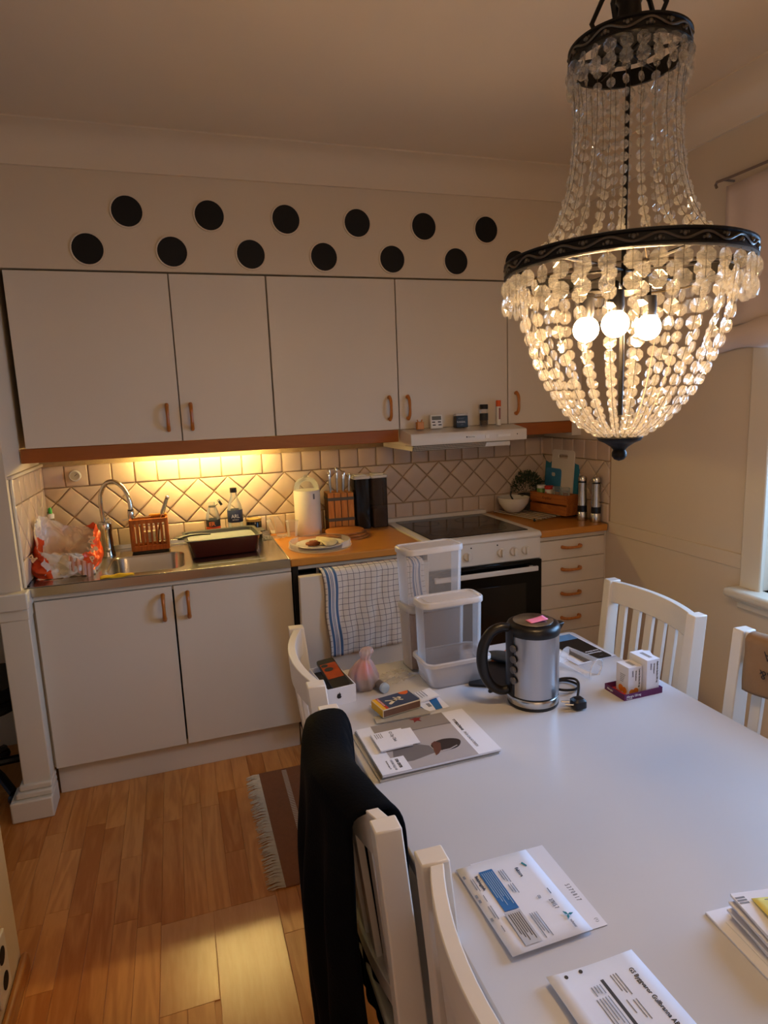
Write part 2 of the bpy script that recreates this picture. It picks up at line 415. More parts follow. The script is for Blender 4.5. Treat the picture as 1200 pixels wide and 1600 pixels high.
tiling(wb, (-0.02, 0.002, ZT + .002), (1, 0), XR + .02, off=-.005, doff=.045)
gl = MB().box(-0.026, -0.020, -0.575, 0.0, ZT, 1.315).build('grout_bed', M_GROUT, wl, smooth=0)
tiling(wl, (-0.0215, -0.575, ZT + .002), (0, 1), 0.565, doff=.03)
# tile panel continues on the right wall (the frame turns, so its own x runs towards the camera)
gr_ = MB().box(XR - .004, XR + .001, -0.605, 0.0, ZT, 1.315).build('grout_bed', M_GROUT, wr, smooth=0)
tiling(wr, (XR - .003, 0.0, ZT + .002), (0, -1), 0.605, doff=.07)
# small plaster bead above the tiles of both side walls
MB().box(-0.03, -0.008, -0.6, 0.0, 1.315, 1.328).build('bead', M_WALL, wl, bevel=.003)
MB().tube([(-.018, -.58, .9), (-.018, -.58, 1.30), (-.018, -.565, 1.325)], .006).build('edge_bead', M_TRIM, wl)

# ledge, post and base at the left wall end
struct(MB().box(-1.2, 0.002, -0.665, -0.55, 0.835, 0.90).build('trim_3', M_TRIM, bevel=.006))
m_ = MB(); m_.box(-0.105, -0.006, -0.64, -0.555, 0.12, 0.835)
post = struct(m_.build('wall_post', M_TRIM, bevel=.004))
MB().box(-0.118, -0.003, -0.652, -0.553, 0.11, 0.135).box(-0.13, -0.003, -0.664, -0.553, 0.085, 0.11).box(-0.15, -0.002, -0.682, -0.553, 0, 0.085).build('post_base', M_TRIM, post, bevel=.006)
MB().box(-0.108, -0.003, -0.645, -0.553, 0.79, 0.835).build('post_head', M_TRIM, post, bevel=.005)
# near wall baseboard and the double socket low on it
struct(MB().prism([(.031, -4.9), (.052, -4.9), (.052, -1.415), (.031, -1.415)], 0, .055).build('baseboard_left', M_BASEW, bevel=.012, segs=4))
t = thing('power_socket', 'double power socket low on the near left wall end, with dark oval wells', 'socket', (.031, -1.585, .16))
MB().box(0, .008, -.045, .045, -.08, .08).build('face_plate', M_WPLAST, t, bevel=.003)
for dz in (-.036, .036):
    MB().lathe([(.022, 0), (.022, .001)], 20, xf=Matrix.Translation((.0085, 0, dz)) @ Matrix.Rotation(R90, 4, 'Y')).build('socket_well', M_HOLE, t)
# dado band on the right wall
struct(MB().box(XR - .008, XR + .001, -1.415, -0.60, .853, .912).build('trim_4', M_WALL, bevel=.003))
# window: casing, sill, sash, panes
mc = MB()
mc.box(XR - .022, XR + .001, WY0 - .005, WY0 + .085, WZ0 - .02, WZ1 + .09)
mc.box(XR - .022, XR + .001, WY1 - .085, WY1 + .005, WZ0 - .02, WZ1 + .09)
mc.box(XR - .022, XR + .001, WY1, WY0, WZ1 - .005, WZ1 + .09)
win = struct(mc.build('window_1', M_TRIM, bevel=.005))
MB().box(XR - .085, XR + .2, WY1 - .10, WY0 + .105, .755, .79).build('window_sill', M_TRIM, win, bevel=.014, segs=4)
MB().box(XR - .05, XR + .0, WY1 - .085, WY0 + .09, .735, .755).box(XR - .03, XR + .0, WY1 - .08, WY0 + .085, .705, .735).build('sill_moulding', M_TRIM, win, bevel=.007, segs=3)
ms = MB()
for (a, b) in ((WY1, WY1 + .06), (-2.135, -2.075), (WY0 - .06, WY0)): ms.box(XR + .12, XR + .16, a, b, WZ0, WZ1)
for (a, b) in ((WZ0, WZ0 + .06), (1.62, 1.66), (WZ1 - .06, WZ1)): ms.box(XR + .121, XR + .159, WY1, WY0, a, b)
ms.build('sash', M_TRIM, win, bevel=.004)
for (a, b) in ((WY1 + .06, -2.135), (-2.075, WY0 - .06)):
    for (c, d) in ((WZ0 + .06, 1.62), (1.66, WZ1 - .06)):
        MB().box(XR + .138, XR + .142, a, b, c, d).build('pane', M_GLASS, win, smooth=0)
# dark furniture glimpsed through the opening on the left
t = thing('desk_chair', 'dark curved chair base glimpsed at the left edge beyond the white post', 'chair', (-.30, -.35, 0))
MB().tube([(.22 * math.cos(a), .22 * math.sin(a), .42 + .02 * math.sin(a)) for a in [2 * PI * k / 20 for k in range(21)]], .022).build('seat_ring', M_BLACK, t)
MB().lathe([(.2, .40), (.21, .43), (.19, .47)], 24).build('seat', M_BLACK, t)
MB().tube([(0, 0, .40), (0, 0, .10)], .03).build('column', M_BLACK, t)
for k in range(5):
    a = 2 * PI * k / 5 + .3; MB().tube([(0, 0, .10), (.13 * math.cos(a), .13 * math.sin(a), .085), (.23 * math.cos(a), .23 * math.sin(a), .05)], .018).sphere((.23 * math.cos(a), .23 * math.sin(a), .026), .026, 10, 6).build('leg', M_BLACK, t)

# ------------------------------------------------------------------ round vents in the soffit
disc = MB().lathe([(.0615, 0), (.0615, .002), (.001, .002)], 32, xf=Matrix.Rotation(R90, 4, 'X')).mesh('vent_disc'); disc.materials.append(M_HOLE)
def ringprof(r0, r1, h): return [(r0, 0), (r0, h), (r0 + .001, h + .001), (r1 - .001, h + .001), (r1, h * .3), (r1, 0)]
rim = MB().lathe(ringprof(.0585, .0655, .004), 32, xf=Matrix.Rotation(R90, 4, 'X'), cap=False).mesh('rim'); rim.materials.append(M_WALL)
ORD = ['first', 'second', 'third', 'fourth', 'fifth', 'sixth', 'seventh']
for k in range(13):
    low = k % 2 == 0; i = k // 2
    lab = ('%s from the left in the lower row of round black vents above the wall cupboards' if low else '%s from the left in the upper row of round black vents near the ceiling') % ORD[i]
    t = thing('round_vent', lab, 'vent', (.313 + .1593 * k, -.3605, 2.186 if low else 2.334), 0, 'round vents above the cupboards')
    for nm, me in (('vent_disc', disc), ('rim', rim)):
        o = bpy.data.objects.new(nm, me); COL.objects.link(o); o.parent = t

# ================================================================== CUPBOARDS
def pull(parent, x, y, z, vert=True, L=.108):
    """bowed wooden pull handle standing off the front (front faces -y)"""
    pts = []
    for k in range(13):
        u = k / 12 * 2 - 1
        s = u * L / 2; d = -.026 * (1 - abs(u) ** 4) - .006
        pts.append((0, d, s) if vert else (s, d, 0))
    rs = [.0085 - .002 * (1 - abs(k / 12 * 2 - 1)) for k in range(13)]
    mb = MB(); mb.tube(pts, rs, 8)
    for s in (-1, 1):
        c = (0, -.003, s * (L / 2 - .004)) if vert else (s * (L / 2 - .004), -.003, 0)
        mb.lathe([(.009, 0), (.009, .008)], 10, xf=Matrix.Translation((c[0], 0.001, c[2])) @ Matrix.Rotation(R90, 4, 'X'))
    return mb.build('handle', M_HANDLE, parent, loc=(x, y, z))
def door(parent, x0, x1, z0, z1, y, name='door'):
    return MB().box(x0 + .0015, x1 - .0015, y, y + .017, z0, z1).build(name, M_DOORW, parent, bevel=.0015, smooth=0)
ux = [0.0, .606, 1.007, 1.597, 2.178, 2.556]
ulab = ['wide wall cupboard at the far left, white door with handle at its lower right',
        'narrow wall cupboard, second from the left, handle at its lower left',
        'third wall cupboard from the left, handle at its lower right beside the hood',
        'white wall cupboard above the cooker hood, shorter items standing before it',
        'rightmost white wall cupboard partly behind the crystal chandelier']
hx = [.553, .650, 1.547, 1.640, 2.222]
for i in range(5):
    a, b = ux[i], ux[i + 1]
    t = thing('wall_cupboard', ulab[i], 'cupboard', (a, -.342, 1.414), 0, 'white wall cupboards')
    W = b - a; g = .004 if i != 1 else .009
    MB().box(.0005, W - .0005, .002, .34, .0, .69).build('body', M_CARC, t, smooth=0)
    door(t, 0.0005, W - g * .4, 0.001, .686, -.018)
    pull(t, hx[i] - a, -.018, .102)
MB_p = MB()
tag(MB().box(-.020, 1.590, -.358, -.338, 1.356, 1.4135).build('light_pelmet', M_PELMET, bevel=.002), 'long reddish wooden board under the left wall cupboards, hiding the lamp', 'pelmet')
tag(MB().box(2.205, 2.556, -.358, -.338, 1.352, 1.4135).build('light_pelmet', M_PELMET, bevel=.002), 'short reddish wooden board under the rightmost wall cupboard', 'pelmet')
tag(MB().box(2.5575, XR, -.355, -.30, 1.335, 2.107).build('filler_panel', M_DOORW, bevel=.002), 'narrow white filler strip between last wall cupboard and right wall', 'panel')
# under-cupboard lamp
t = thing('cupboard_lamp', 'slim fluorescent lamp fixed under the wall cupboard over the sink', 'lamp', (.69, -.13, 1.414))
MB().box(-.29, .29, -.035, .035, -.022, 0).build('housing', M_WPLAST, t, bevel=.003)
m_em = mat('lamp_tube_glow', 'fff0a0', 0.5, emit=TUBE_STRENGTH, ecol=TUBE_COLOR)
MB().tube([(-.26, 0, -.034), (.26, 0, -.034)], .008, 10).build('tube', m_em, t)

# ------------------------------------------------------------------ base units
t = thing('sink_cabinet', 'white two-door base cabinet under the steel sink', 'cabinet', (0, -.562, 0))
MB().box(-.005, .012, 0, .555, .14, .864).box(.988, 1.0, 0, .555, .14, .864).box(.012, .988, 0, .555, .14, .155).box(.012, .988, .54, .555, .155, .864).box(.012, .988, .0, .012, .82, .864).build('body', M_CARC, t, smooth=0)
MB().box(-.003, 1.0, .04, .06, 0, .139).build('plinth', M_DOORW, t, bevel=.002)
MB().box(-.004, 1.0, -.012, 0, .842, .864).build('top_rail', M_DOORW, t, bevel=.001)
for (a, b, hx_) in ((0.003, .508, .470), (.512, 1.000, .566)):
    d = door(t, a, b, .142, .838, -.018); pull(t, hx_, -.018, .755)
# steel worktop with basin
BX, BY, BHX, BHY = .415, -.352, .152, .172
t = thing('sink_worktop', 'stainless steel worktop with a pressed round-cornered basin', 'sink', (0, 0, .9))
inner = rrect(BHX, BHY, .062, 6, (BX, BY)); n = len(inner)
x0, x1, y0, y1 = -.0185, .9935, -.605, -.012
def outer_pt(p):
    dx, dy = p[0] - BX, p[1] - BY
    ts = []
    if dx > 0: ts.append((x1 - BX) / dx)
    if dx < 0: ts.append((x0 - BX) / dx)
    if dy > 0: ts.append((y1 - BY) / dy)
    if dy < 0: ts.append((y0 - BY) / dy)
    k = min(ts); return (BX + dx * k, BY + dy * k)
inner2 = []
for cx, cy in ((x1, y1), (x0, y1), (x0, y0), (x1, y0)):
    pass
# polar sampling so corners of the sheet are kept
angs = sorted(set([round(math.atan2(p[1] - BY, p[0] - BX), 5) for p in inner] + [round(math.atan2(cy - BY, cx - BX), 5) for cx, cy in ((x1, y1), (x0, y1), (x0, y0), (x1, y0))]))
def ray_poly(a, poly):
    d = (math.cos(a), math.sin(a)); best = None
    for i in range(len(poly)):
        p, q = poly[i], poly[(i + 1) % len(poly)]; ex, ey = q[0] - p[0], q[1] - p[1]
        den = d[0] * ey - d[1] * ex
        if abs(den) < 1e-12: continue
        px, py = p[0] - BX, p[1] - BY
        tt = (px * ey - py * ex) / den; s = (px * d[1] - py * d[0]) / den
        if tt > 0 and -1e-6 <= s <= 1 + 1e-6: best = tt if best is None else max(best, tt)
    return (BX + d[0] * best, BY + d[1] * best)
def scaled(poly, k): return [(BX + (p[0] - BX) * k, BY + (p[1] - BY) * k) for p in poly]
outp = [ray_poly(a, [(x1, y1), (x0, y1), (x0, y0), (x1, y0)]) for a in angs]
inp = [ray_poly(a, inner) for a in angs]; inp1 = [ray_poly(a, scaled(inner, 1.05)) for a in angs]
def L3(ps, z): return [Vector((p[0], p[1], z)) for p in ps]
MB().loops([L3(outp, -.034), L3(outp, -.002), L3(outp, 0), L3(inp1, 0), L3(inp, -.003)], cap0=False, cap1=False).build('worktop_sheet', M_STEEL, t, smooth=30)
MB().box(x0, x1, -.014, -.002, 0, .022).box(x0, x1, -.60, -.596, 0, .003).box(x1 - .005, x1, -.6, -.012, 0, .003).build('rim', M_STEEL, t, bevel=.0015)
bo = [L3(inp, -.003), L3([ray_poly(a, scaled(inner, .97)) for a in angs], -.012)]
bo += [L3([ray_poly(a, scaled(inner, .95)) for a in angs], -.135), L3([ray_poly(a, scaled(inner, .82)) for a in angs], -.155), L3([ray_poly(a, scaled(inner, .2)) for a in angs], -.16)]
MB().loops(bo, cap0=False).build('basin', M_STEEL, t, smooth=60)
MB().lathe([(.032, -.157), (.034, -.153), (.02, -.154), (.0, -.156)], 20, (BX + .04, BY), cap=False).build('drain', M_CHROME, t)
MB().lathe([(.014, 0), (.014, .003), (.0, .004)], 14, xf=Matrix.Translation((BX + BHX * .955, BY + .03, -.05)) @ Matrix.Rotation(-R90, 4, 'Y'), cap=False).build('overflow', M_CHROME, t)
for k in range(4):
    pass
MB().box(.62, .90, -.52, -.515, 0, .0015).box(.62, .90, -.10, -.095, 0, .0015).build('drainer_ridge', M_STEEL, t)

# wooden worktops
tag(MB().box(.9945, 1.6135, -.605, .0, .865, .9).build('worktop', M_WORKTOP, bevel=.006, segs=3), 'orange wood-look worktop between steel sink and cooker', 'worktop')
tag(MB().box(2.2185, XR - .012, -.605, .0, .865, .9).build('worktop', M_WORKTOP, bevel=.006, segs=3), 'orange wood-look worktop in the right corner beside cooker', 'worktop')

# dishwasher with its door standing ajar
t = thing('dishwasher', 'white-fronted dishwasher, its door ajar under the wood-look worktop', 'dishwasher', (1.0, -.56, 0))
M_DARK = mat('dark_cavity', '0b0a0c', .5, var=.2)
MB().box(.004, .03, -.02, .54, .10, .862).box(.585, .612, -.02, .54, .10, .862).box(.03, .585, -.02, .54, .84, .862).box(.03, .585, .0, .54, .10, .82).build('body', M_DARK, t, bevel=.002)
MB().box(.03, .612, -.0215, -.012, .846, .864).build('top_strip', M_CARC, t, smooth=0)
dd = MB().box(0.014, .598, -.032, 0, 0, .715).build('door', M_DOORW, t, bevel=.003); dd.location = (0, -.028, .128); dd.rotation_euler = (math.radians(5.2), 0, 0)
MB().box(.02, .59, .001, .03, .02, .70).build('inner_door', mat('steel_inner', '8a8782', .3, .9), dd, bevel=.003)
MB().box(.004, .612, .03, .05, 0, .10).build('plinth', M_DOORW, t, bevel=.002)
# towel over the door
M_TOWEL = bpy.data.materials.new('checked_linen'); M_TOWEL.use_nodes = True
def towel_mat(m):
    nt = m.node_tree; b = nt.nodes['Principled BSDF']; b.inputs['Roughness'].default_value = .9
    uv = nt.nodes.new('ShaderNodeUVMap'); sp = nt.nodes.new('ShaderNodeSeparateXYZ'); nt.links.new(uv.outputs[0], sp.inputs[0])
    def math_(op, a, b_=None, c=None):
        n = nt.nodes.new('ShaderNodeMath'); n.operation = op
        for i, v in enumerate((a, b_, c)):
            if v is None: continue
            if isinstance(v, (int, float)): n.inputs[i].default_value = v
            else: nt.links.new(v, n.inputs[i])
        return n.outputs[0]
    def line(src, per, wd):
        fr = math_('FRACT', math_('DIVIDE', src, per)); return math_('LESS_THAN', fr, wd / per)
    gx = line(sp.outputs[0], .026, .0019); gy = line(sp.outputs[1], .026, .0019); g = math_('MAXIMUM', gx, gy)
    mx = nt.nodes.new('ShaderNodeMix'); mx.data_type = 'RGBA'; mx.inputs['A'].default_value = rgb('ded6cc'); mx.inputs['B'].default_value = rgb('4c4650')
    nt.links.new(g, mx.inputs['Factor'])
    def band(c0, c1): return math_('MULTIPLY', math_('GREATER_THAN', sp.outputs[0], c0), math_('LESS_THAN', sp.outputs[0], c1))
    last = mx.outputs['Result']
    for lo, hi, hx_ in ((.012, .060, 'd9d6d6'), (.014, .025, '4a6a92'), (.030, .033, '4a6a92'), (.036, .039, '4a6a92'), (.047, .058, '4a6a92'), (.40, .445, 'd9d6d6'), (.403, .412, '5a76a0'), (.418, .421, '5a76a0'), (.432, .441, '5a76a0')):
        m2 = nt.nodes.new('ShaderNodeMix'); m2.data_type = 'RGBA'; nt.links.new(band(lo, hi), m2.inputs['Factor'])
        nt.links.new(last, m2.inputs['A']); m2.inputs['B'].default_value = rgb(hx_); last = m2.outputs['Result']
    nt.links.new(last, b.inputs['Base Color'])
towel_mat(M_TOWEL)
def towel():
    W = .46; nu = 47; nv = 40; yt = -.676; zt = .844; vs = []; uvs = []
    for j in range(nv):
        for i in range(nu):
            u = i / (nu - 1) * W; v = j / (nv - 1) * .62  # along: back .22 -> top -> front
            skew = (v - .22) * .06
            x = 1.108 + u + skew + .004 * math.sin(v * 25 + u * 7)
            wob = .004 * math.sin(u * 38 + v * 9) + .003 * noise.noise((u * 20, v * 12, 3))
            if v < .20: y = yt + .078 ; z = zt - (.20 - v) - .01
            elif v < .25:
                a = (v - .20) / .05 * PI; y = yt - .006 + .084 * (.5 + .5 * math.cos(a)); z = zt + .010 * math.sin(a) + abs(wob) * .5
            else:
                d = v - .25; y = yt - .004 - abs(wob) * (1 + d * 4) + d * .075 * 1.1 - .012 ; z = zt - d - .003
                z -= .02 * (u / W - .5) * d / .3 * -1
            vs.append((x, y + wob * .3, z)); uvs.append((u, v))
    mb = MB(); fs = [(j * nu + i, j * nu + i + 1, (j + 1) * nu + i + 1, (j + 1) * nu + i) for j in range(nv - 1) for i in range(nu - 1)]
    me = bpy.data.meshes.new('tea_towel'); me.from_pydata(vs, [], fs); uvl = me.uv_layers.new(name='UVMap')
    for p in me.polygons:
        for li in p.loop_indices: uvl.data[li].uv = uvs[me.loops[li].vertex_index]
        p.use_smooth = True
    me.materials.append(M_TOWEL)
    o = bpy.data.objects.new('tea_towel', me); COL.objects.link(o)
    md = o.modifiers.new('s', 'SOLIDIFY'); md.thickness = .002; md.offset = 0
    tag(o, 'checked linen tea towel with blue stripes hanging over the dishwasher door', 'towel')
towel()

# cooker
t = thing('cooker', 'white electric cooker with black glass hob and dark oven door', 'cooker', (1.615, -.60, 0))
CW = .60
MB().box(.003, CW - .003, .0, .585, .10, .872).build('body', M_ENAMEL, t, bevel=.002)
top = MB()
top.loops([[Vector((.001 + (CW - .002) * a, y, z)) for a in (0, 1) for _ in (0,)] + [Vector((.001 + (CW - .002) * a, y2, z2)) for a in (1, 0)] for (y, z, y2, z2) in ()] or [[Vector((0, 0, 0))]], False, False) if False else None
prof = [(-.012, .875), (-.018, .885), (-.012, .898), (.0, .905), (.58, .905), (.58, .872), (0, .872)]
MB().loops([[Vector((xx, a, b)) for a, b in prof] for xx in (.001, CW - .001)]).build('hob_frame', M_ENAMEL, t, bevel=.002)
MB().box(.045, CW - .045, .035, .535, .9052, .9085).build('hob_glass', M_BLACKG, t, bevel=.002)
for (bx, by, br) in ((.17, .17, .09), (.43, .16, .07), (.17, .41, .07), (.43, .40, .09)):
    MB().lathe([(br, .9086), (br, .9090), (br - .002, .9090), (br - .002, .9086)], 40, (bx, by), cap=False).build('cooking_ring', mat('hob_ring_print', '2a2a2c', .3), t)
MB().box(.003, CW - .003, .555, .592, .905, .925).build('rear_riser', M_ENAMEL, t, bevel=.003)
MB().box(.004, CW - .004, -.010, .003, .772, .874).build('control_panel', M_ENAMEL, t, bevel=.002)
for kx in (.206, .382, .449, .513):
    kb = MB(); kb.lathe([(.0215, 0), (.0215, .008), (.019, .012), (.0, .012)], 24, cap=False); kb.box(-.005, .005, -.018, .018, .010, .024)
    k_ = kb.build('knob', M_ENAMEL, t, bevel=.0012, loc=(kx, -.010, .820), rot=(R90, 0, 0))
for kx in (.225, .362): MB().lathe([(.0035, 0), (.0035, .002)], 10).build('indicator_light', M_BLACK, t, loc=(kx, -.010, .858), rot=(R90, 0, 0))
MB().box(.004, CW - .004, -.022, .0, .175, .768).build('oven_door', M_BLACKG, t, bevel=.003)
MB().box(.09, CW - .09, -.0235, -.0215, .28, .66).build('oven_window', mat('oven_window', '15130f', .12), t, bevel=.001)
MB().box(.02, CW - .045, -.062, -.048, .722, .746).box(.03, .05, -.05, -.02, .726, .742).box(CW - .075, CW - .055, -.05, -.02, .726, .742).build('oven_handle', M_ENAMEL, t, bevel=.004)
MB().box(.004, CW - .004, -.018, .0, .105, .170).build('drawer_front', M_ENAMEL, t, bevel=.003)
MB().box(.01, CW - .01, .04, .06, .0, .10).build('plinth', M_BLACK, t, smooth=0)

# drawer unit
t = thing('drawer_cabinet', 'white drawer unit in the corner right of the cooker', 'cabinet', (2.2185, -.562, 0))
MB().box(0, .388, 0, .555, .14, .864).build('body', M_CARC, t, smooth=0)
MB().box(0, .388, -.012, 0, .842, .864).build('top_rail', M_DOORW, t, bevel=.001)
MB().box(0, .388, .04, .06, 0, .139).build('plinth', M_DOORW, t, bevel=.002)
for (a, b) in ((.742, .838), (.615, .739), (.489, .612), (.362, .486), (.142, .359)):
    d = MB().box(.002, .384, -.018, -.001, a, b).build('drawer', M_DOORW, t, bevel=.0015, smooth=0)
    pull(d, .185, -.018, (a + b) / 2 + .012, False)
tag(MB().box(2.6075, XR - .0005, -.575, -.02, 0, .864).build('filler_panel', M_DOORW, bevel=.001), 'slim white filler strip between drawer unit and right wall', 'panel')

# cooker hood
t = thing('cooker_hood', 'slim white cooker hood with sloping top under the wall cupboard', 'hood', (1.60, -.36, 0))
HW = .60
hp = [(.36, 1.335), (-.14, 1.335), (-.142, 1.338), (-.142, 1.395), (-.138, 1.400), (-.003, 1.4135), (.36, 1.4135)]
hp = [(.355, 1.338), (-.055, 1.338), (-.075, 1.341), (-.142, 1.341), (-.144, 1.346), (-.144, 1.390), (-.14, 1.395), (-.02, 1.413), (.355, 1.4125)]
MB().loops([[Vector((xx, a, b)) for a, b in hp] for xx in (-.002, HW)]).build('hood_body', M_ENAMEL, t, bevel=.002)
MB().box(.012, HW - .075, -.115, .31, 1.315, 1.3375).build('lower_frame', M_ENAMEL, t, bevel=.003)
M_GRILL = bpy.data.materials.new('grille'); M_GRILL.use_nodes = True
nt = M_GRILL.node_tree; vo = nt.nodes.new('ShaderNodeTexVoronoi'); vo.voronoi_dimensions = '2D'; vo.inputs['Scale'].default_value = 130; vo.inputs['Randomness'].default_value = 0
tcn = nt.nodes.new('ShaderNodeTexCoord'); sx_ = nt.nodes.new('ShaderNodeSeparateXYZ'); cb_ = nt.nodes.new('ShaderNodeCombineXYZ')
nt.links.new(tcn.outputs['Object'], sx_.inputs[0]); nt.links.new(sx_.outputs[0], cb_.inputs[0]); nt.links.new(sx_.outputs[2], cb_.inputs[1]); nt.links.new(cb_.outputs[0], vo.inputs['Vector'])
cr = nt.nodes.new('ShaderNodeMath'); cr.operation = 'LESS_THAN'; cr.inputs[1].default_value = .38; nt.links.new(vo.outputs['Distance'], cr.inputs[0])
mxn = nt.nodes.new('ShaderNodeMix'); mxn.data_type = 'RGBA'; mxn.inputs['A'].default_value = rgb('c8bfb0'); mxn.inputs['B'].default_value = rgb('0a0908')
nt.links.new(cr.outputs[0], mxn.inputs['Factor']); nt.links.new(mxn.outputs['Result'], nt.nodes['Principled BSDF'].inputs['Base Color'])
MB().add([(.013, -.140, 1.3405), (.385, -.140, 1.3405), (.385, -.118, 1.3145), (.013, -.118, 1.3145), (.013, -.112, 1.340), (.385, -.112, 1.340)], [(0, 3, 2, 1), (0, 1, 5, 4), (3, 4, 5, 2), (0, 4, 3), (1, 2, 5)]).build('grille', M_GRILL, t, smooth=0)
text('\u25a0 Electrolux', .0085, M_INK, t, (.275, -.1445, 1.366), (R90, 0, 0))
MB().box(.375, .395, -.147, -.143, 1.359, 1.375).build('switch', M_WPLAST, t, bevel=.001)
MB().box(.44, .51, -.1465, -.143, 1.362, 1.374).build('slide_switch', M_WPLAST, t, bevel=.001)
MB().box(.545, .549, -.1455, -.143, 1.368, 1.373).build('pilot_light', M_INK, t)

# ================================================================== CHANDELIER
CX, CY = 1.375, -2.22
t = chand = thing('crystal_chandelier', 'large crystal basket chandelier with dark embossed metal rings hanging over the table', 'chandelier', (CX, CY, 0))
def embossed_ring(name, R, z0, z1, n):
    ro = [(R - .006, z0), (R, z0), (R + .004, z0 + .002), (R + .004, z0 + .005), (R + .001, z0 + .007), (R + .001, z1 - .007), (R + .004, z1 - .005), (R + .004, z1 - .002), (R, z1), (R - .006, z1), (R - .006, z0)]
    ring = MB().lathe(ro, 72, cap=False).build(name, M_BRONZE, t)
    zc = (z0 + z1) / 2; h = (z1 - z0) / 2 - .008; pts = []
    N = n * 16
    for k in range(N + 1):
        a = 2 * PI * k / N; pts.append(((R + .002) * math.cos(a), (R + .002) * math.sin(a), zc + h * .85 * math.sin(a * n)))
    mb = MB().tube(pts, .0021, 5, cap=False)
    for k in range(2 * n):
        a = PI * (k + .5) / n; s = -1 if k % 2 == 0 else 1
        c = ((R + .0015) * math.cos(a), (R + .0015) * math.sin(a), zc + s * h * .35)
        mb.sphere(c, .0042, 8, 5)
        for d in (-.35, .35):
            a2 = a + d / n * 1.3; mb.sphere(((R + .001) * math.cos(a2), (R + .001) * math.sin(a2), zc + s * h * .62), .0026, 6, 4)
    mb.build('relief', M_BRONZEH, ring)
ZB, ZS = 1.770, 2.118
embossed_ring('large_ring', .2105, ZB - .014, ZB + .014, 18)
embossed_ring('small_ring', .0975, ZS - .014, ZS + .014, 9)
MB().tube([(0, 0, 1.50), (0, 0, 2.17)], .0045, 10).build('stem', M_BRONZE, t)
for zc_, R in ((ZB - .008, .2045), (ZS, .0925)):
    for k in range(3):
        a = PI * k / 3 + .4; MB().tube([(R * math.cos(a), R * math.sin(a), zc_), (-R * math.cos(a), -R * math.sin(a), zc_)], .003, 6).build('cross_bar', M_BRONZE, t)
MB().lathe([(.185, ZB - .030), (.187, ZB - .028), (.185, ZB - .026), (.183, ZB - .028), (.185, ZB - .030)], 60, cap=False).build('inner_ring', M_WIRE, t)
# top bracket, hooks and cables
MB().lathe([(.0, ZS + .0), (.055, ZS + .005), (.045, ZS + .022), (.022, ZS + .040), (.018, ZS + .075), (.026, ZS + .09), (.014, ZS + .11), (.012, ZS + .16), (.0, ZS + .162)], 20, cap=False).build('crown', M_BRONZE, t)
for k, a in enumerate((2.6, 1.4, 3.6, 5.2, .1)):
    c, s_ = math.cos(a), math.sin(a)
    MB().tube([(.02 * c, .02 * s_, ZS + .02), (.05 * c, .05 * s_, ZS + .03), (.062 * c, .062 * s_, ZS + .055), (.045 * c, .045 * s_, ZS + .09), (.02 * c, .02 * s_, ZS + .12 + .02 * (k % 2))], .0042, 8).build('hook', M_BRONZE, t)
MB().tube([(.0, 0, ZS + .16), (.002, 0, 2.4), (0, 0, ZC - .04)], .004, 8).build('cable', M_BLACK, t)
MB().lathe([(.055, ZC), (.055, ZC - .015), (.03, ZC - .045), (.0, ZC - .05)], 24, cap=False).build('ceiling_rose', M_BRONZE, t)
# bottom plate and finial
MB().lathe([(.040, 1.462), (.042, 1.458), (.038, 1.452), (.028, 1.448), (.016, 1.440), (.011, 1.434), (.0135, 1.429), (.0135, 1.422), (.009, 1.416), (.0, 1.413)], 28, cap=False).build('finial', M_BRONZE, t)
# crystals: octagonal cut beads
def crystal_geo(r, tk):
    mb = MB(); vs = []
    for s in (1, -1):
        for k in range(8):
            a = PI / 4 * (k + .5); vs.append((s * tk * .18, r * math.cos(a), r * math.sin(a)))
    vs += [(tk * .5, 0, 0), (-tk * .5, 0, 0)]
    fs = []
    for k in range(8):
        k2 = (k + 1) % 8; fs += [(k, k2, 16), (8 + k2, 8 + k, 17), (k, 8 + k, 8 + k2, k2)]
    return vs, fs
def crystal_mesh(r, nm):
    vs, fs = crystal_geo(r, r * .95); mb = MB().add(vs, fs); me = mb.mesh(nm, 0); me.materials.append(M_CRYSTAL); return me
CM = {}
def place_crystal(a, R, z, r, tilt=0.0, spin=None, stuff=None):
    q = a + (rnd.uniform(-.7, .7) if spin is None else spin)
    if stuff is not None:
        vs, fs = crystal_geo(r, r * .95)
        M = Matrix.Translation((R * math.cos(a), R * math.sin(a), z)) @ Matrix.Rotation(q, 4, 'Z') @ Matrix.Rotation(tilt, 4, 'Y')
        stuff.add([M @ Vector(v) for v in vs], fs); return
    key = round(r, 4)
    if key not in CM: CM[key] = crystal_mesh(r, 'crystal')
    o = bpy.data.objects.new('crystal', CM[key]); COL.objects.link(o); o.parent = t
    o.location = (R * math.cos(a), R * math.sin(a), z); o.rotation_euler = (0, tilt, q)
# outer drops: two big crystals under the rim, at 36 places
wires = MB()
for k in range(36):
    a = 2 * PI * (k + .5) / 36; R = .2115
    for j in range(2):
        place_crystal(a, R, ZB - .031 - .031 * j, .0142)
    wires.tube([(R * math.cos(a), R * math.sin(a), ZB - .014), (R * math.cos(a), R * math.sin(a), ZB - .062)], .0006, 4)
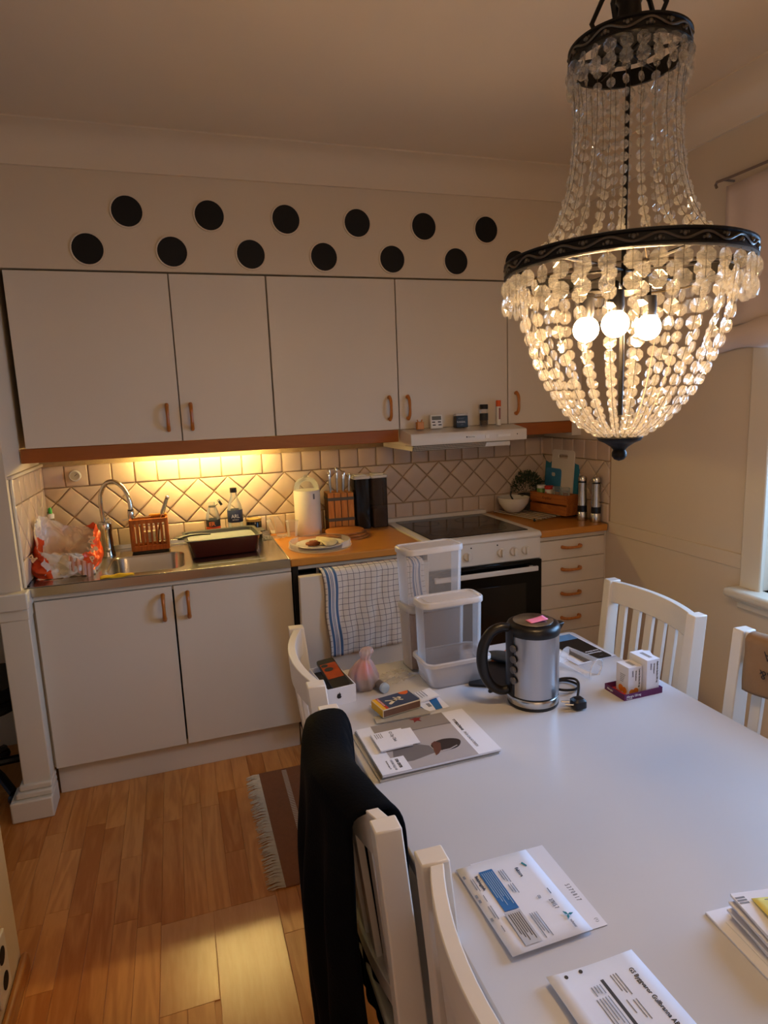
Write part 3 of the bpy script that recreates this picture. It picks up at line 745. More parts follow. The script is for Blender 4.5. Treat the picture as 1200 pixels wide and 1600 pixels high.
# basket strands
def basket(s):  # s 0..1 along the strand -> (R, z)
    pts = [(.186, 1.742), (.184, 1.712), (.180, 1.68), (.170, 1.64), (.158, 1.61), (.143, 1.576), (.122, 1.538), (.096, 1.503), (.068, 1.478), (.040, 1.462)]
    L = [0]
    for i in range(1, len(pts)): L.append(L[-1] + math.dist(pts[i], pts[i - 1]))
    d = s * L[-1]
    for i in range(1, len(pts)):
        if d <= L[i] + 1e-9:
            k = (d - L[i - 1]) / (L[i] - L[i - 1]); return tuple(pts[i - 1][c] + (pts[i][c] - pts[i - 1][c]) * k for c in (0, 1))
    return pts[-1]
NB = 24; NR = 15; stuffb = MB()
for k in range(NB):
    a = 2 * PI * k / NB; tpos = 0.0; sp = []
    for j in range(NR):
        r = .0128 - .0060 * (j / (NR - 1)); sp.append(r)
    tot = sum(2.34 * r for r in sp); acc = 0
    for j in range(NR):
        acc += 1.17 * sp[j]; s = acc / tot; acc += 1.17 * sp[j]
        R, z = basket(min(s, 1)); R2, z2 = basket(min(s + .03, 1))
        tilt = math.atan2(R - R2, z - z2)
        if j < 9: place_crystal(a, R, z, round(sp[j], 4), -tilt * -.6)
        else: place_crystal(a, R, z, sp[j], tilt * .6, None, stuffb)
    wires.tube([(basket(u / 16)[0] * math.cos(a), basket(u / 16)[0] * math.sin(a), basket(u / 16)[1]) for u in range(17)], .0006, 4)
# upper strands from the small ring down to the large one, and two rows of short drops
def upper(s):
    pts = [(.0965, 2.10), (.090, 2.06), (.088, 2.0), (.092, 1.95), (.100, 1.90), (.114, 1.855), (.135, 1.815), (.165, 1.79)]
    L = [0]
    for i in range(1, len(pts)): L.append(L[-1] + math.dist(pts[i], pts[i - 1]))
    d = s * L[-1]
    for i in range(1, len(pts)):
        if d <= L[i] + 1e-9:
            k = (d - L[i - 1]) / (L[i] - L[i - 1]); return tuple(pts[i - 1][c] + (pts[i][c] - pts[i - 1][c]) * k for c in (0, 1))
    return pts[-1]
NU = 24
for k in range(NU):
    a = 2 * PI * (k + .3) / NU
    for j in range(16):
        R, z = upper((j + .9) / 16.6); place_crystal(a, R, z, .0074, 0, rnd.uniform(-1, 1), stuffb)
    for j in range(2):
        place_crystal(a, .099, ZS - .024 - .022 * j, .0112, 0, None, stuffb)
    wires.tube([(upper(u / 12)[0] * math.cos(a), upper(u / 12)[0] * math.sin(a), upper(u / 12)[1]) for u in range(13)], .0006, 4)
tag(stuffb.build('small_crystals', M_CRYSTAL, t, smooth=0), kind='stuff')
tag(wires.build('strand_wires', M_WIRE, t), kind='stuff')
# lamp holders and bulbs
M_BULB = mat('lit_bulb', 'fff0c8', .4, emit=BULB_STRENGTH, ecol=BULB_COLOR)
hub = MB().lathe([(.0, 1.735), (.028, 1.732), (.03, 1.722), (.012, 1.715), (.0, 1.715)], 20, cap=False).build('hub', M_BRONZE, t)
for k in range(3):
    a = math.radians((142, 221, 6)[k]); c, s_ = math.cos(a), math.sin(a); R = .064
    MB().tube([(.0, .0, 1.725), (R * c, R * s_, 1.730), (R * c, R * s_, 1.715)], .005, 8).build('arm', M_BRONZE, t)
    MB().lathe([(.014, 1.718), (.015, 1.69), (.013, 1.682), (.0, 1.682)], 16, (R * c, R * s_)).build('lamp_holder', M_BLACK, t)
    MB().sphere((R * c, R * s_, 1.661), .0235, 20, 12).build('bulb', M_BULB, t)

# ================================================================== TABLE
TX0, TX1, TY0, TY1, TZ = .905, 1.815, -3.02, -1.447, .74
t = thing('dining_table', 'large white dining table strewn with papers, boxes and a kettle', 'table', (1.36, -2.23, 0))
hx_, hy_ = (TX1 - TX0) / 2, (TY1 - TY0) / 2
MB().prism(rrect(hx_, hy_, .022, 4), TZ - .028, TZ).build('tabletop', M_TABLE, t, bevel=.005, segs=3)
MB().box(-hx_ + .05, hx_ - .05, hy_ - .085, hy_ - .062, TZ - .115, TZ - .029).box(-hx_ + .05, hx_ - .05, -hy_ + .062, -hy_ + .085, TZ - .115, TZ - .029).box(-hx_ + .05, -hx_ + .073, -hy_ + .07, hy_ - .07, TZ - .115, TZ - .029).box(hx_ - .073, hx_ - .05, -hy_ + .07, hy_ - .07, TZ - .115, TZ - .029).build('apron', M_WHITE, t, bevel=.002)
for sx in (-1, 1):
    for sy in (-1, 1):
        c = (sx * (hx_ - .075), .344 if sy > 0 else -.735)
        MB().loops([[Vector((c[0] + a * q, c[1] + b * q, z)) for a, b in ((1, 1), (-1, 1), (-1, -1), (1, -1))] for q, z in ((.024, 0), (.036, TZ - .029))]).build('leg', M_WHITE, t, bevel=.003)

# ------------------------------------------------------------------ chairs: back at local x=0, sitter looks to +x
def chair(label, loc, rz, first=[None]):
    if first[0] is not None:
        o = copy_tree(first[0]); o.location = loc; o.rotation_euler = (0, 0, rz); o['label'] = label; return o
    t = thing('dining_chair', label, 'chair', loc, rz, 'white slatted dining chairs round the table')
    W = .225; H = .885
    for s in (-1, 1):
        L = []
        for (xx, z, q) in ((-.035, 0, .8), (.004, .22, .95), (.02, .45, 1.1), (.004, .68, 1), (-.014, H, .95)):
            L.append([Vector((xx + a * .0235 * q, s * (W - .018) + b * .018, z)) for a, b in ((1, 1), (-1, 1), (-1, -1), (1, -1))])
        MB().loops(L).build('rear_post', M_WHITE, t, bevel=.003, smooth=50)
        MB().loops([[Vector((.40 + a * q, s * (W - .022) + b * q, z)) for a, b in ((1, 1), (-1, 1), (-1, -1), (1, -1))] for q, z in ((.014, 0), (.020, .42))]).build('leg', M_WHITE, t, bevel=.003)
        MB().box(.03, .39, s * (W - .022) - .010, s * (W - .022) + .010, .20, .23).build('stretcher', M_WHITE, t, bevel=.002)
    def rail(z0, z1, tk, bow, x0, name, top=0):
        N = 14; L = []
        for k in range(N + 1):
            u = k / N * 2 - 1; y = u * (W - .034); xx = x0 - bow * (1 - u * u); zt = z1 + top * (1 - u * u)
            L.append([Vector((xx + tk, y, z0)), Vector((xx + tk - .004, y, zt)), Vector((xx - tk - .004, y, zt)), Vector((xx - tk, y, z0))])
        MB().loops(L).build(name, M_WHITE, t, bevel=.002, smooth=50)
    rail(.805, .882, .011, .034, -.008, 'top_rail', 0)
    rail(.50, .545, .010, .022, .012, 'lower_rail', 0)
    for k in range(6):
        y = -.1475 + .059 * k; u = y / (W - .034)
        x1_ = -.008 - .034 * (1 - u * u); x0_ = .012 - .022 * (1 - u * u)
        MB().loops([[Vector((xx + a * .0065, y + b * .0165, z)) for a, b in ((1, 1), (-1, 1), (-1, -1), (1, -1))] for xx, z in ((x0_, .54), (x1_, .81))]).build('slat', M_WHITE, t, bevel=.0015)
    MB().prism(rrect(.225, .235, .035, 4, (.215, 0)), .425, .447).build('seat', M_WHITE, t, bevel=.005, segs=3)
    MB().box(.03, .41, -W + .03, W - .03, .375, .424).build('seat_frame', M_WHITE, t, bevel=.002)
    first[0] = t; return t
c1 = chair('white slatted chair at the far left corner of table, nearest the dishwasher', (.868, -1.612, 0), math.radians(-4))
c2 = chair('white slatted chair with a black garment draped over its back', (.850, -2.160, 0), math.radians(-1))
c3 = chair('nearest white chair on the left, its bare curved back beside the invoices', (.880, -2.665, 0), math.radians(-2))
c4 = chair('white slatted chair at the far right side, behind the medicine boxes', (1.998, -1.592, 0), math.radians(177))
c5 = chair('white chair at the right edge with a brown cloth over its back', (2.005, -2.15, 0), math.radians(178))

# black garment over the second chair
def garment():
    nu, nv = 30, 56
    def f(u, v):
        # v runs: inner hem -> over the rail -> down the outside to just above the floor
        y0, y1 = -1.968, -2.325
        y = y0 + (y1 - y0) * u
        Li, Lo = .52, .87; rx = .048; d = v * (Li + .13 + Lo); uu = u * 2 - 1
        xr = .842 - .034 * (1 - uu * uu) - .004
        fold = .016 * math.sin(u * 21 + 1.2 + v * 2) + .010 * noise.noise((u * 5, v * 6, 0))
        if d < Li: x = xr + .036 + abs(fold) * .6; z = .868 - (Li - d)
        elif d < Li + .13:
            a = (d - Li) / .13 * PI; x = xr - .004 + rx * math.cos(a) * (1 if math.cos(a) < 0 else .8); z = .868 + .017 * math.sin(a) + .004 * (1-u)
        else:
            dd = d - Li - .13; x = xr - .050 - fold * min(1, dd * 4) - .012 * math.sin(dd * 6) * (.4 + .6 * u); z = .868 - dd
            y += .05 * dd * (1 - u) * 1.0 - .035 * dd * u + .02 * math.sin(dd * 5) * (1 - u)
        y += .004 * math.sin(z * 30)
        return (x, y, z + .004 * math.sin(u * 11))
    o = MB().grid(f, nu, nv).build('draped_garment', mat('black_wool', '040509', .95, var=.2, scale=20, bump=.25, bscale=180, ior=1.2), solid=.010, subsurf=1)
    tag(o, 'black garment hanging over the back of a white chair, down to the floor', 'garment')
garment()
# brown cloth with lettering on the fifth chair
t = thing('brown_cloth', 'folded brown cloth with upside-down black letters hanging over the right chair', 'cloth', (1.968, -2.115, .80))
def bc(u, v):
    y = .125 - .26 * u; w_ = .006 * math.sin(u * 14) + .003 * math.sin(v * 9 + u * 4); uu = (y) / .19
    b = .034 * (1 - uu * uu); d = v * .30
    if d < .15: x = .03 + b - .004 - .005 * v - abs(w_) - .022; z = -.068 + d ; x = -.005 + b - abs(w_)
    elif d < .21:
        a = (d - .15) / .06 * PI; x = b + .0165 - .0215 * math.cos(a); z = .082 + .012 * math.sin(a)
    else: x = b + .040 + abs(w_) * .5; z = .082 - (d - .21)
    y -= .02 * (z - .08) * (1 - 2 * u)
    return (x, y + .008 * (0.08 - z) , z)
MB().grid(bc, 20, 40).build('cloth_sheet', mat('brown_linen', '8f7358', .9, var=.12, scale=30, bump=.2, bscale=200), t, solid=.003)
rot_ = Matrix(((0, 0, -1), (1, 0, 0), (0, -1, 0))).to_euler()
text('NA', .036, M_INK, t, (.0165, .072, .062), rot_, align='RIGHT', bold=-.0004)
text('VA&', .036, M_INK, t, (.0165, .082, .008), rot_, align='RIGHT', bold=-.0004)

# ================================================================== THINGS ON THE TABLE
Z = TZ
# kettle
t = thing('electric_kettle', 'brushed steel electric kettle with black handle, buttons and a pink note on its lid', 'kettle', (1.418, -1.842, Z))
MB().lathe([(.0655, .0), (.067, .004), (.067, .008), (.0655, .012)], 40).build('foot', M_BLACK, t)
MB().lathe([(.0665, .009), (.0675, .012), (.067, .026), (.0655, .028)], 40).build('base_ring', M_STEEL, t)
MB().lathe([(.0640, .028), (.0640, .033)], 40).build('gap_ring', M_BLACK, t)
M_KET = mat('kettle_steel', 'b9b9bc', .3, 1.0, var=.05, scale=60, stretch=(1, 1, .03), bump=.03, bscale=200)
MB().lathe([(.0668, .033), (.0668, .05), (.0675, .17), (.0675, .197)], 48).build('body', M_KET, t)
MB().lathe([(.0685, .196), (.070, .200), (.0695, .212), (.066, .220), (.058, .224)], 40).build('lid_rim', M_BLACK, t)
MB().lathe([(.0, .2235), (.050, .2245), (.052, .227), (.050, .2285), (.0, .2295)], 36, cap=False).build('lid_disc', M_STEEL, t)
ha = math.radians(169); dv = Vector((math.cos(ha), math.sin(ha), 0)); lv = Vector((-dv.y, dv.x, 0))
def kp(r, z, l=0): return tuple(dv * r + lv * l + Vector((0, 0, z)))
pan = MB()
L = []
for z in (.030, .06, .12, .19, .212):
    L.append([Vector((.0705 * math.cos(ha + q), .0705 * math.sin(ha + q), z)) for q in [math.radians(x_) for x_ in range(-30, 29, 6)]] + [Vector((.063 * math.cos(ha + q), .063 * math.sin(ha + q), z)) for q in [math.radians(x_) for x_ in range(24, -31, -6)]])
pan.loops(L).build('spine', M_BLACK, t, bevel=.001)
for k in range(4):
    a = ha + math.radians(26); c = Vector((.0705 * math.cos(a), .0705 * math.sin(a), .165 - .029 * k))
    MB().lathe([(.0095, 0), (.0095, .004), (.0075, .0055), (0, .0055)], 20, cap=False, xf=Matrix.Translation(c) @ Matrix.Rotation(a, 4, 'Z') @ Matrix.Rotation(R90, 4, 'Y')).build('button', mat('grey_button', '5c5a5c', .35), t)
hp_ = [kp(.060, .208), kp(.085, .214), kp(.115, .200), kp(.134, .165), kp(.138, .125), kp(.130, .085), kp(.112, .055), kp(.088, .040), kp(.066, .042)]
def smooth_pts(P, n=5):
    out = []
    for i in range(len(P) - 1):
        p0 = Vector(P[max(i - 1, 0)]); p1 = Vector(P[i]); p2 = Vector(P[i + 1]); p3 = Vector(P[min(i + 2, len(P) - 1)])
        for k in range(n):
            s = k / n; out.append(.5 * ((2 * p1) + (p2 - p0) * s + (2 * p0 - 5 * p1 + 4 * p2 - p3) * s * s + (3 * p1 - p0 - 3 * p2 + p3) * s ** 3))
    out.append(Vector(P[-1])); return out
hs = smooth_pts(hp_); MB().tube(hs, [.0155 - .004 * abs(k / (len(hs) - 1) * 2 - 1) for k in range(len(hs))], 12).build('handle', M_BLACK, t)
MB().tube(smooth_pts([kp(.10, .052), kp(.115, .042), kp(.120, .036)], 3), [.008, .0078, .0075, .007, .006, .0045, .003], 8).build('handle_spur', M_BLACK, t)
MB().loops([[Vector((-dv.x * a + lv.x * b, -dv.y * a + lv.y * b, z)) for a, b in ((.055, -.02), (.055, .02), (c_, .008), (c_, -.008))] for c_, z in ((.066, .185), (.082, .212), (.083, .216))]).build('spout', M_BLACK, t, bevel=.002)
MB().grid(lambda u, v: (-.024 + .052 * u, -.030 + .028 * v + .002 * u, .2305 + .005 * u * u * (v * .4 + .6)), 8, 5).build('pink_note', mat('pink_paper', 'e884a8', .7), t, solid=.0006)
tag(t.children[-1], 'small pink sticky note')
# its cable with plug
t = thing('power_cable', 'short black power cable with two-pin plug lying beside the kettle', 'cable', (1.52, -1.86, Z))
cp = [(-.045, .048, .006), (-.01, .085, .006), (.04, .08, .006), (.055, .045, .007), (.03, .015, .010), (-.01, .018, .014), (-.02, .05, .012), (.02, .075, .016), (.05, .055, .020), (.042, .02, .022), (.005, -.03, .018), (-.012, -.048, .016)]
MB().tube(smooth_pts(cp, 6), .0036, 8).build('cord', M_BLACK, t)
pl = MB().loops([[Vector((-.018 + a * q, -.064 + b * q, z)) for a, b in rrect(1, 1, .4, 3)] for q, z in ((.012, .002), (.017, .006), (.017, .024), (.011, .030))]).build('plug', M_BLACK, t, bevel=.001)
for s in (-.009, .009): MB().tube([(-.034, -.058 + s, .015), (-.054, -.050 + s, .016)], .0022, 8).build('pin', M_CHROME, pl)

# food boxes
def canister_box(name, label, loc, rz, hx, hy, h, lid=True, body=M_CLEAR, lidm=M_CLEARW, taper=.94, r=.022):
    t = thing(name, label, 'container', loc, rz, 'clear lidded food containers')
    o = [[Vector((x_ * q, y_ * q, z)) for x_, y_ in rrect(hx, hy, r, 5)] for q, z in ((taper * .97, 0), (taper, .003), (1, h))]
    i = [[Vector((x_ * q, y_ * q, z)) for x_, y_ in rrect(hx - .0015, hy - .0015, r, 5)] for q, z in ((1, h), (taper, .005))]
    MB().loops(o + i).build('body', body, t, smooth=50)
    if lid:
        MB().loops([[Vector((x_, y_, z)) for x_, y_ in rrect(hx + e, hy + e, r + e, 5)] for e, z in ((.0035, h - .010), (.004, h - .008), (.004, h + .003), (.001, h + .007), (-.006, h + .007), (-.008, h + .004))]).build('lid', lidm, t, smooth=50)
        MB().loops([[Vector((x_, y_, z)) for x_, y_ in rrect(hx * .8, hy * .7, r * .7, 5)] for z in (h + .004, h + .0055)]).build('lid_panel', lidm, t, smooth=50)
    return t
canister_box('food_container', 'tall clear container standing on another one, highest of the clear boxes', (1.268, -1.502, Z + .205), math.radians(4), .094, .048, .165)
t = canister_box('food_container', 'lidded container holding brownish powder, lowest at the back beneath a tall one', (1.272, -1.500, Z), math.radians(4), .094, .048, .195)
MB().loops([[Vector((x_ * q, y_ * q, z)) for x_, y_ in rrect(.0905, .0445, .02, 5)] for q, z in ((.9, .006), (.985, .178))]).build('contents', clear_mat('powder', 'b08f78', .55, .8, .1), t, smooth=50)
canister_box('food_container', 'clear lidded container standing inside the low open tub', (1.279, -1.612, Z + .006), math.radians(1), .094, .042, .232)
t = thing('plastic_tub', 'low frosted plastic tub without lid in front of the tall containers', 'container', (1.279, -1.628, Z), math.radians(1))
o_ = [[Vector((x_, y_, z)) for x_, y_ in rrect(hx, hy, .025, 5)] for hx, hy, z in ((.080, .050, 0), (.083, .053, .003), (.098, .062, .075))]
i_ = [[Vector((x_, y_, z)) for x_, y_ in rrect(hx, hy, .025, 5)] for hx, hy, z in ((.0965, .0605, .075), (.081, .051, .004))]
M_FROST = clear_mat('frosted_tub', 'f0ecec', .30, .3, .25)
MB().loops(o_ + i_).build('body', M_FROST, t, smooth=50)
MB().loops([[Vector((x_, y_, z)) for x_, y_ in rrect(.0965 + e, .0605 + e, .026, 5)] for e, z in ((.001, .068), (.006, .068), (.006, .077), (0, .079), (-.002, .077), (.001, .068))], False, False).build('rim', M_CLEARW, t, smooth=50)

# phone box
t = thing('phone_box', 'small white open carton with dark fruit emblem, beside the left chair', 'box', (.931, -1.584, Z), math.radians(6))
w2, l2, h2 = .041, .079, .050
mb = MB(); mb.box(-w2, w2, -l2, -l2 + .0025, 0, h2); mb.box(-w2, w2, l2 - .0025, l2, 0, h2); mb.box(-w2, -w2 + .0025, -l2 + .0025, l2 - .0025, 0, h2); mb.box(w2 - .0025, w2, -l2 + .0025, l2 - .0025, 0, h2); mb.box(-w2 + .0025, w2 - .0025, -l2 + .0025, l2 - .0025, 0, .003)
mb.build('carton', M_PAPER, t, smooth=0)
MB().box(-w2 + .0035, w2 - .0035, -l2 + .0035, l2 - .0035, .003, .036).build('tray', mat('grey_tray', '4a463f', .8), t, bevel=.001)
def emblem(parent, loc, rot, s, m):
    pts = []
    for k in range(40):
        a = 2 * PI * k / 40; r = 1 - .10 * math.cos(2 * a) * (1 if math.sin(a) > 0 else .2)
        x_ = r * math.cos(a) * .92; y_ = r * math.sin(a) - (.20 * math.exp(-(x_ / .25) ** 2) if math.sin(a) > 0 else -.12 * math.exp(-(x_ / .2) ** 2))
        dx, dy = x_ - 1.12, y_ - .15; d = math.hypot(dx, dy)
        if d < .52: x_ = 1.12 + dx / d * .52; y_ = .15 + dy / d * .52
        pts.append((x_ * s, y_ * s))
    mb = MB().prism(pts, 0, .0004); leaf = []
    for k in range(9):
        a = PI * k / 8; leaf.append((.02 + .30 * math.sin(a) * .6 + .42 * k / 8 * .7, .95 + .55 * k / 8))
    leaf = [(.02, .92), (.02, 1.12), (.12, 1.34), (.34, 1.5), (.34, 1.28), (.22, 1.05)]
    mb.prism([(a * s, b * s) for a, b in leaf], 0, .0004)
    return mb.build('emblem', m, parent, loc=loc, rot=rot, smooth=0)
emblem(t, (-.008, -l2 - .0002, .026), (R90, 0, 0), .0075, M_INK)
ph = MB().loops([[Vector((x_, y_, z)) for x_, y_ in rrect(.026, .078, .008, 4)] for z in (0, .010)])
tp = thing('mobile_phone', 'black mobile phone with orange picture on screen, lying in the open carton', 'phone', (.936, -1.580, Z + .050), math.radians(4))
tp.rotation_euler = (math.radians(8), math.radians(-4), math.radians(4))
ph.build('phone_body', M_BLACK, tp, bevel=.0015)
scr = MB().box(-.023, .023, -.030, .050, .0101, .0106).build('screen', mat('orange_screen_print', 'a84414', .25, var=.5, scale=40), tp, smooth=0)
MB().prism([(.013 * math.cos(2 * PI * k / 16) - .006, .010 * math.sin(2 * PI * k / 16) + .018) for k in range(16)], .0106, .0109).build('picture_blob', M_INK, scr)
MB().prism([(.010 * math.cos(2 * PI * k / 16) - .012, .008 * math.sin(2 * PI * k / 16) + .040) for k in range(16)], .0106, .0109).build('picture_blob', M_INK, scr)
# bag of pink things, with a blue-capped tube
t = thing('knotted_bag', 'small knotted plastic bag holding something pink, next to the white carton', 'bag', (1.022, -1.585, Z)); t.scale = (1.18, 1.18, 1.10)
def bagf(d): return 1 + .10 * math.sin(9 * math.atan2(d.y, d.x)) * (.4 + .6 * abs(d.z)) + .08 * noise.noise(d * 3)
def bagshape(u, v):
    a = 2 * PI * u; prof = [(0, 0), (.030, .001), (.038, .012), (.037, .030), (.030, .050), (.020, .068), (.011, .078), (.013, .088), (.017, .097), (.012, .106), (.0, .108)]
    q = v * (len(prof) - 1); i = min(int(q), len(prof) - 2); k = q - i
    r = prof[i][0] * (1 - k) + prof[i + 1][0] * k; z = prof[i][1] * (1 - k) + prof[i + 1][1] * k
    r *= 1 + .10 * math.sin(9 * a + 2 * z * 30); lean = .012 * max(0, z - .05) / .05
    return (r * math.cos(a) + lean, r * math.sin(a) * .9, z)
MB().grid(bagshape, 40, 34, True).build('film', clear_mat('milky_film', 'f2e0e0', .24, .2, .5), t, smooth=60)
MB().sphere((0, 0, .040), .025, 18, 12, (1.05, .9, 1.1), lambda d: 1 + .12 * noise.noise(d * 4)).build('pink_contents', mat('pink_cloth', 'd4606c', .8, var=.3, scale=50), t)
MB().sphere((.0, 0, .018), .031, 18, 10, (1, .95, .52)).build('grey_contents', mat('grey_thing', '55504c', .7), t)
t2 = thing('capped_tube', 'small tube with pale blue round cap beside the knotted bag', 'tube', (1.066, -1.636, Z + .0145))
MB().lathe([(.0125, 0), (.0125, .030)], 20, xf=Matrix.Rotation(math.radians(105), 4, 'Z') @ Matrix.Rotation(R90, 4, 'Y')).build('tube_body', mat('grey_tube', '6c6663', .5), t2)
MB().lathe([(.0142, 0), (.0142, .009), (.012, .0105), (0, .0105)], 24, cap=False, xf=Matrix.Rotation(math.radians(-75), 4, 'Z') @ Matrix.Rotation(R90, 4, 'Y')).build('cap', mat('pale_blue_plastic', 'a9bfd8', .4), t2)
def crumple(name, label, cat, loc, sx, sy, h, seed, m, n=22, rz=0):
    def f(u, v):
        x_ = (u - .5) * sx; y_ = (v - .5) * sy
        q = Vector((u * 3.2 + seed, v * 3.2, seed)); e = 1 - (abs(2 * u - 1) ** 3 + abs(2 * v - 1) ** 3) * .4
        z_ = .001 + h * abs(noise.noise(q * 1.3) + .5 * noise.noise(q * 3)) * max(0, e)
        return (x_ + .1 * sx * noise.noise(q + Vector((5, 0, 0))), y_ + .1 * sy * noise.noise(q + Vector((0, 7, 0))), z_)
    o = MB().grid(f, n, n).build(name, m, loc=loc, rot=(0, 0, rz), smooth=25)
    return tag(o, label, cat)
crumple('plastic_film', 'crumpled clear plastic film between the knotted bag and containers', 'film', (1.125, -1.560, Z), .105, .075, .020, 2.0, M_FILM, rz=.4)

# leaflets, matchbox, strip
t = thing('leaflet', 'white leaflet with a blue stripe lying under the matchbox', 'leaflet', (1.095, -1.745, Z), math.radians(4))
MB().box(-.085, .10, -.052, .055, .0005, .0025).build('sheet', M_PAPER, t, smooth=0)
M_BLUE = mat('blue_print', '1f66a8', .6); M_BLUE2 = mat('pale_blue_print', '4f8fc4', .6)
MB().prism([(.060, -.052), (.080, -.052), (.1, .055), (.074, .055)], .0026, .003).build('blue_stripe', M_BLUE, t, smooth=0)
MB().prism([(.020, -.052), (.036, -.052), (.030, .0), (.014, .0)], .0026, .003).build('blue_stripe', mat('dark_blue_print', '27538c', .6), t, smooth=0)
flatbox(.05, .06, -.03, -.01, .0026, M_GREY, t, 'print'); text('KLAR', .012, M_INK, t, (.045, .045, .0026), (0, 0, -R90))
t = thing('price_card', 'small white and blue printed card next to the matchbox', 'card', (1.150, -1.720, Z + .004), math.radians(8))
cd = MB().box(-.030, .040, -.022, .030, .0, .006).build('card', M_PAPER, t, bevel=.001, rot=(0, math.radians(-4), 0))
for k in range(5): flatbox(-.024 + .008 * k, -.022 + .008 * k, -.012 + .003 * (k % 2), .024, .0064 + .0006 * k, M_GREY, t, 'print')
tag(MB().prism([(-.07, -.022), (.075, -.028), (.078, -.020), (.06, .016), (-.066, .012)], 0, .003).build('spectacle_sleeve', clear_mat('grey_film', 'c9c6bd', .6, .2, .3), loc=(1.06, -1.783, Z + .003), rot=(0, 0, .02), smooth=0), 'thin greyish plastic sleeve sticking out beneath the matchbox', 'sleeve')
t = thing('matchbox', 'large matchbox, blue top with pale figure, orange sun and yellow end', 'matchbox', (1.062, -1.752, Z + .0085), math.radians(10))
LX, LY, LH = .056, .033, .022
MB().box(-LX, LX, -LY, LY, 0, LH).build('sleeve', mat('matchbox_card', 'd8d0bc', .7), t, bevel=.0008, smooth=0)
MB().box(-LX - .0006, -LX, -LY + .0015, LY - .0015, .0015, LH - .0015).build('yellow_end', mat('yellow_card', 'd8a420', .6), t, smooth=0)
MB().box(-LX + .002, LX - .002, -LY - .0005, -LY, .002, LH - .003).build('striking_side', mat('striking_brown', '6e5347', .9, var=.1, scale=90), t, smooth=0)
flatbox(-LX + .0015, -LX + .011, -LY + .001, LY - .001, LH, mat('yellow_print', 'e0ac28', .6), t, 'yellow_band')
flatbox(-LX + .011, -LX + .019, -LY + .001, LY - .001, LH, mat('red_print', 'b02a20', .6), t, 'red_band')
flatbox(-LX + .019, LX - .001, -LY + .001, LY - .001, LH, mat('navy_print', '32405e', .6), t, 'blue_field')
text('TANDSTICKOR', .0062, M_PAPER, t, (-LX + .0128, LY - .005, LH + .0004), (0, 0, -R90))
MB().prism([(LX - .018 + .014 * math.cos(PI + PI * k / 14), LY - .001 + .017 * math.sin(PI + PI * k / 14)) for k in range(15)], LH + .0003, LH + .0007).build('sun', mat('orange_print', 'd8621c', .6), t, smooth=0)
M_FIG = mat('cream_print', 'd8cdb4', .6)
fig = MB()
for a, b, r in (((-.022, -.012), (-.006, -.002), .0045), ((-.006, -.002), (.006, .004), .005), ((-.006, .000), (-.026, .008), .0022), ((.004, .0), (.016, -.008), .0022), ((.006, .006), (.000, .014), .0022), ((.012, .006), (.0122, .0061), .0062)):
    A, B = Vector(a + (0,)), Vector(b + (0,)); d = (B - A); d = d.normalized() if d.length > .0005 else Vector((1, 0, 0)); nn = Vector((-d.y, d.x, 0))
    p = [A + (-d * math.sin(q) + nn * math.cos(q)) * r for q in [PI * k / 6 for k in range(7)]] + [B + (d * math.sin(q) - nn * math.cos(q)) * r for q in [PI * k / 6 for k in range(7)]]
    fig.prism([(q.x, q.y) for q in p], LH + .0003, LH + .0006)
fig.build('pale_figure', M_FIG, t, smooth=0)

# magazines
def sheet_pile(nm, label, cat, loc, rz, W, H, th, m, group=None, curl=0.0):
    t = thing(nm, label, cat, loc, rz, group)
    MB().box(-W / 2, W / 2, -H / 2, H / 2, 0, th).build('pages', m, t, bevel=.0006, smooth=0); return t
sheet_pile('magazine', 'lower magazine of the pile, mostly covered by the top one', 'magazine', (1.064, -1.936, Z), math.radians(1.5), .289, .212, .004, mat('grey_pages', 'a9a6a2', .6))
sheet_pile('magazine', 'middle magazine of the pile, its edge just showing', 'magazine', (1.070, -1.934, Z + .0042), math.radians(.5), .286, .210, .004, mat('dull_pages', '8f8a86', .6))
t = sheet_pile('magazine', 'top magazine showing a dark-haired person lying down, door catalogue title', 'magazine', (1.072, -1.937, Z + .0085), math.radians(.2), .286, .210, .005, M_PAPER)
zt = .0051
M_PG = mat('cover_grey', '8d8785', .55, var=.12, scale=14); M_PG2 = mat('cover_light_grey', 'a7a2a4', .55, var=.08, scale=9); M_PG3 = mat('cover_dark_grey', '6d6869', .55, var=.15, scale=12)
flatbox(-.105, .085, -.105, .105, zt, M_PG2, t, 'cover_picture')
MB().prism([(-.105, .105), (.085, .105), (.085, .045), (-.105, .055)], zt + .0003, zt + .0005).build('picture_band', M_PG, t, smooth=0)
flatbox(-.105, .085, .048, .050, zt + .0006, M_PG3, t, 'picture_line')
MB().prism([(-.09, -.02), (-.03, -.012), (-.005, -.03), (.0, -.062), (-.06, -.075), (-.105, -.07)], zt + .0003, zt + .0006).build('picture_coat', M_PG3, t, smooth=0)
hd = []
for k in range(30):
    a = 2 * PI * k / 30; hd.append((.035 + .036 * math.cos(a) * (1 + .06 * math.sin(3 * a)), -.040 + .024 * math.sin(a)))
MB().prism(hd, zt + .0006, zt + .0009).build('picture_hair', mat('dark_hair_print', '2a1c1a', .6), t, smooth=0)
MB().prism([(.0, -.045), (.003, -.025), (.014, -.018), (.024, -.03), (.015, -.056), (.003, -.07), (-.006, -.075)], zt + .0005, zt + .0010).build('picture_face', mat('shaded_skin_print', '5b3327', .6), t, smooth=0)
MB().prism([(.008, -.066), (.018, -.060), (.035, -.060), (.056, -.052), (.056, -.055), (.034, -.064), (.016, -.066)], zt + .0010, zt + .0012).build('picture_collar', M_PG2, t, smooth=0)
flatbox(-.143, -.0, -.105, -.102, zt + .0002, M_PG2, t, 'cover_edge')
star = []
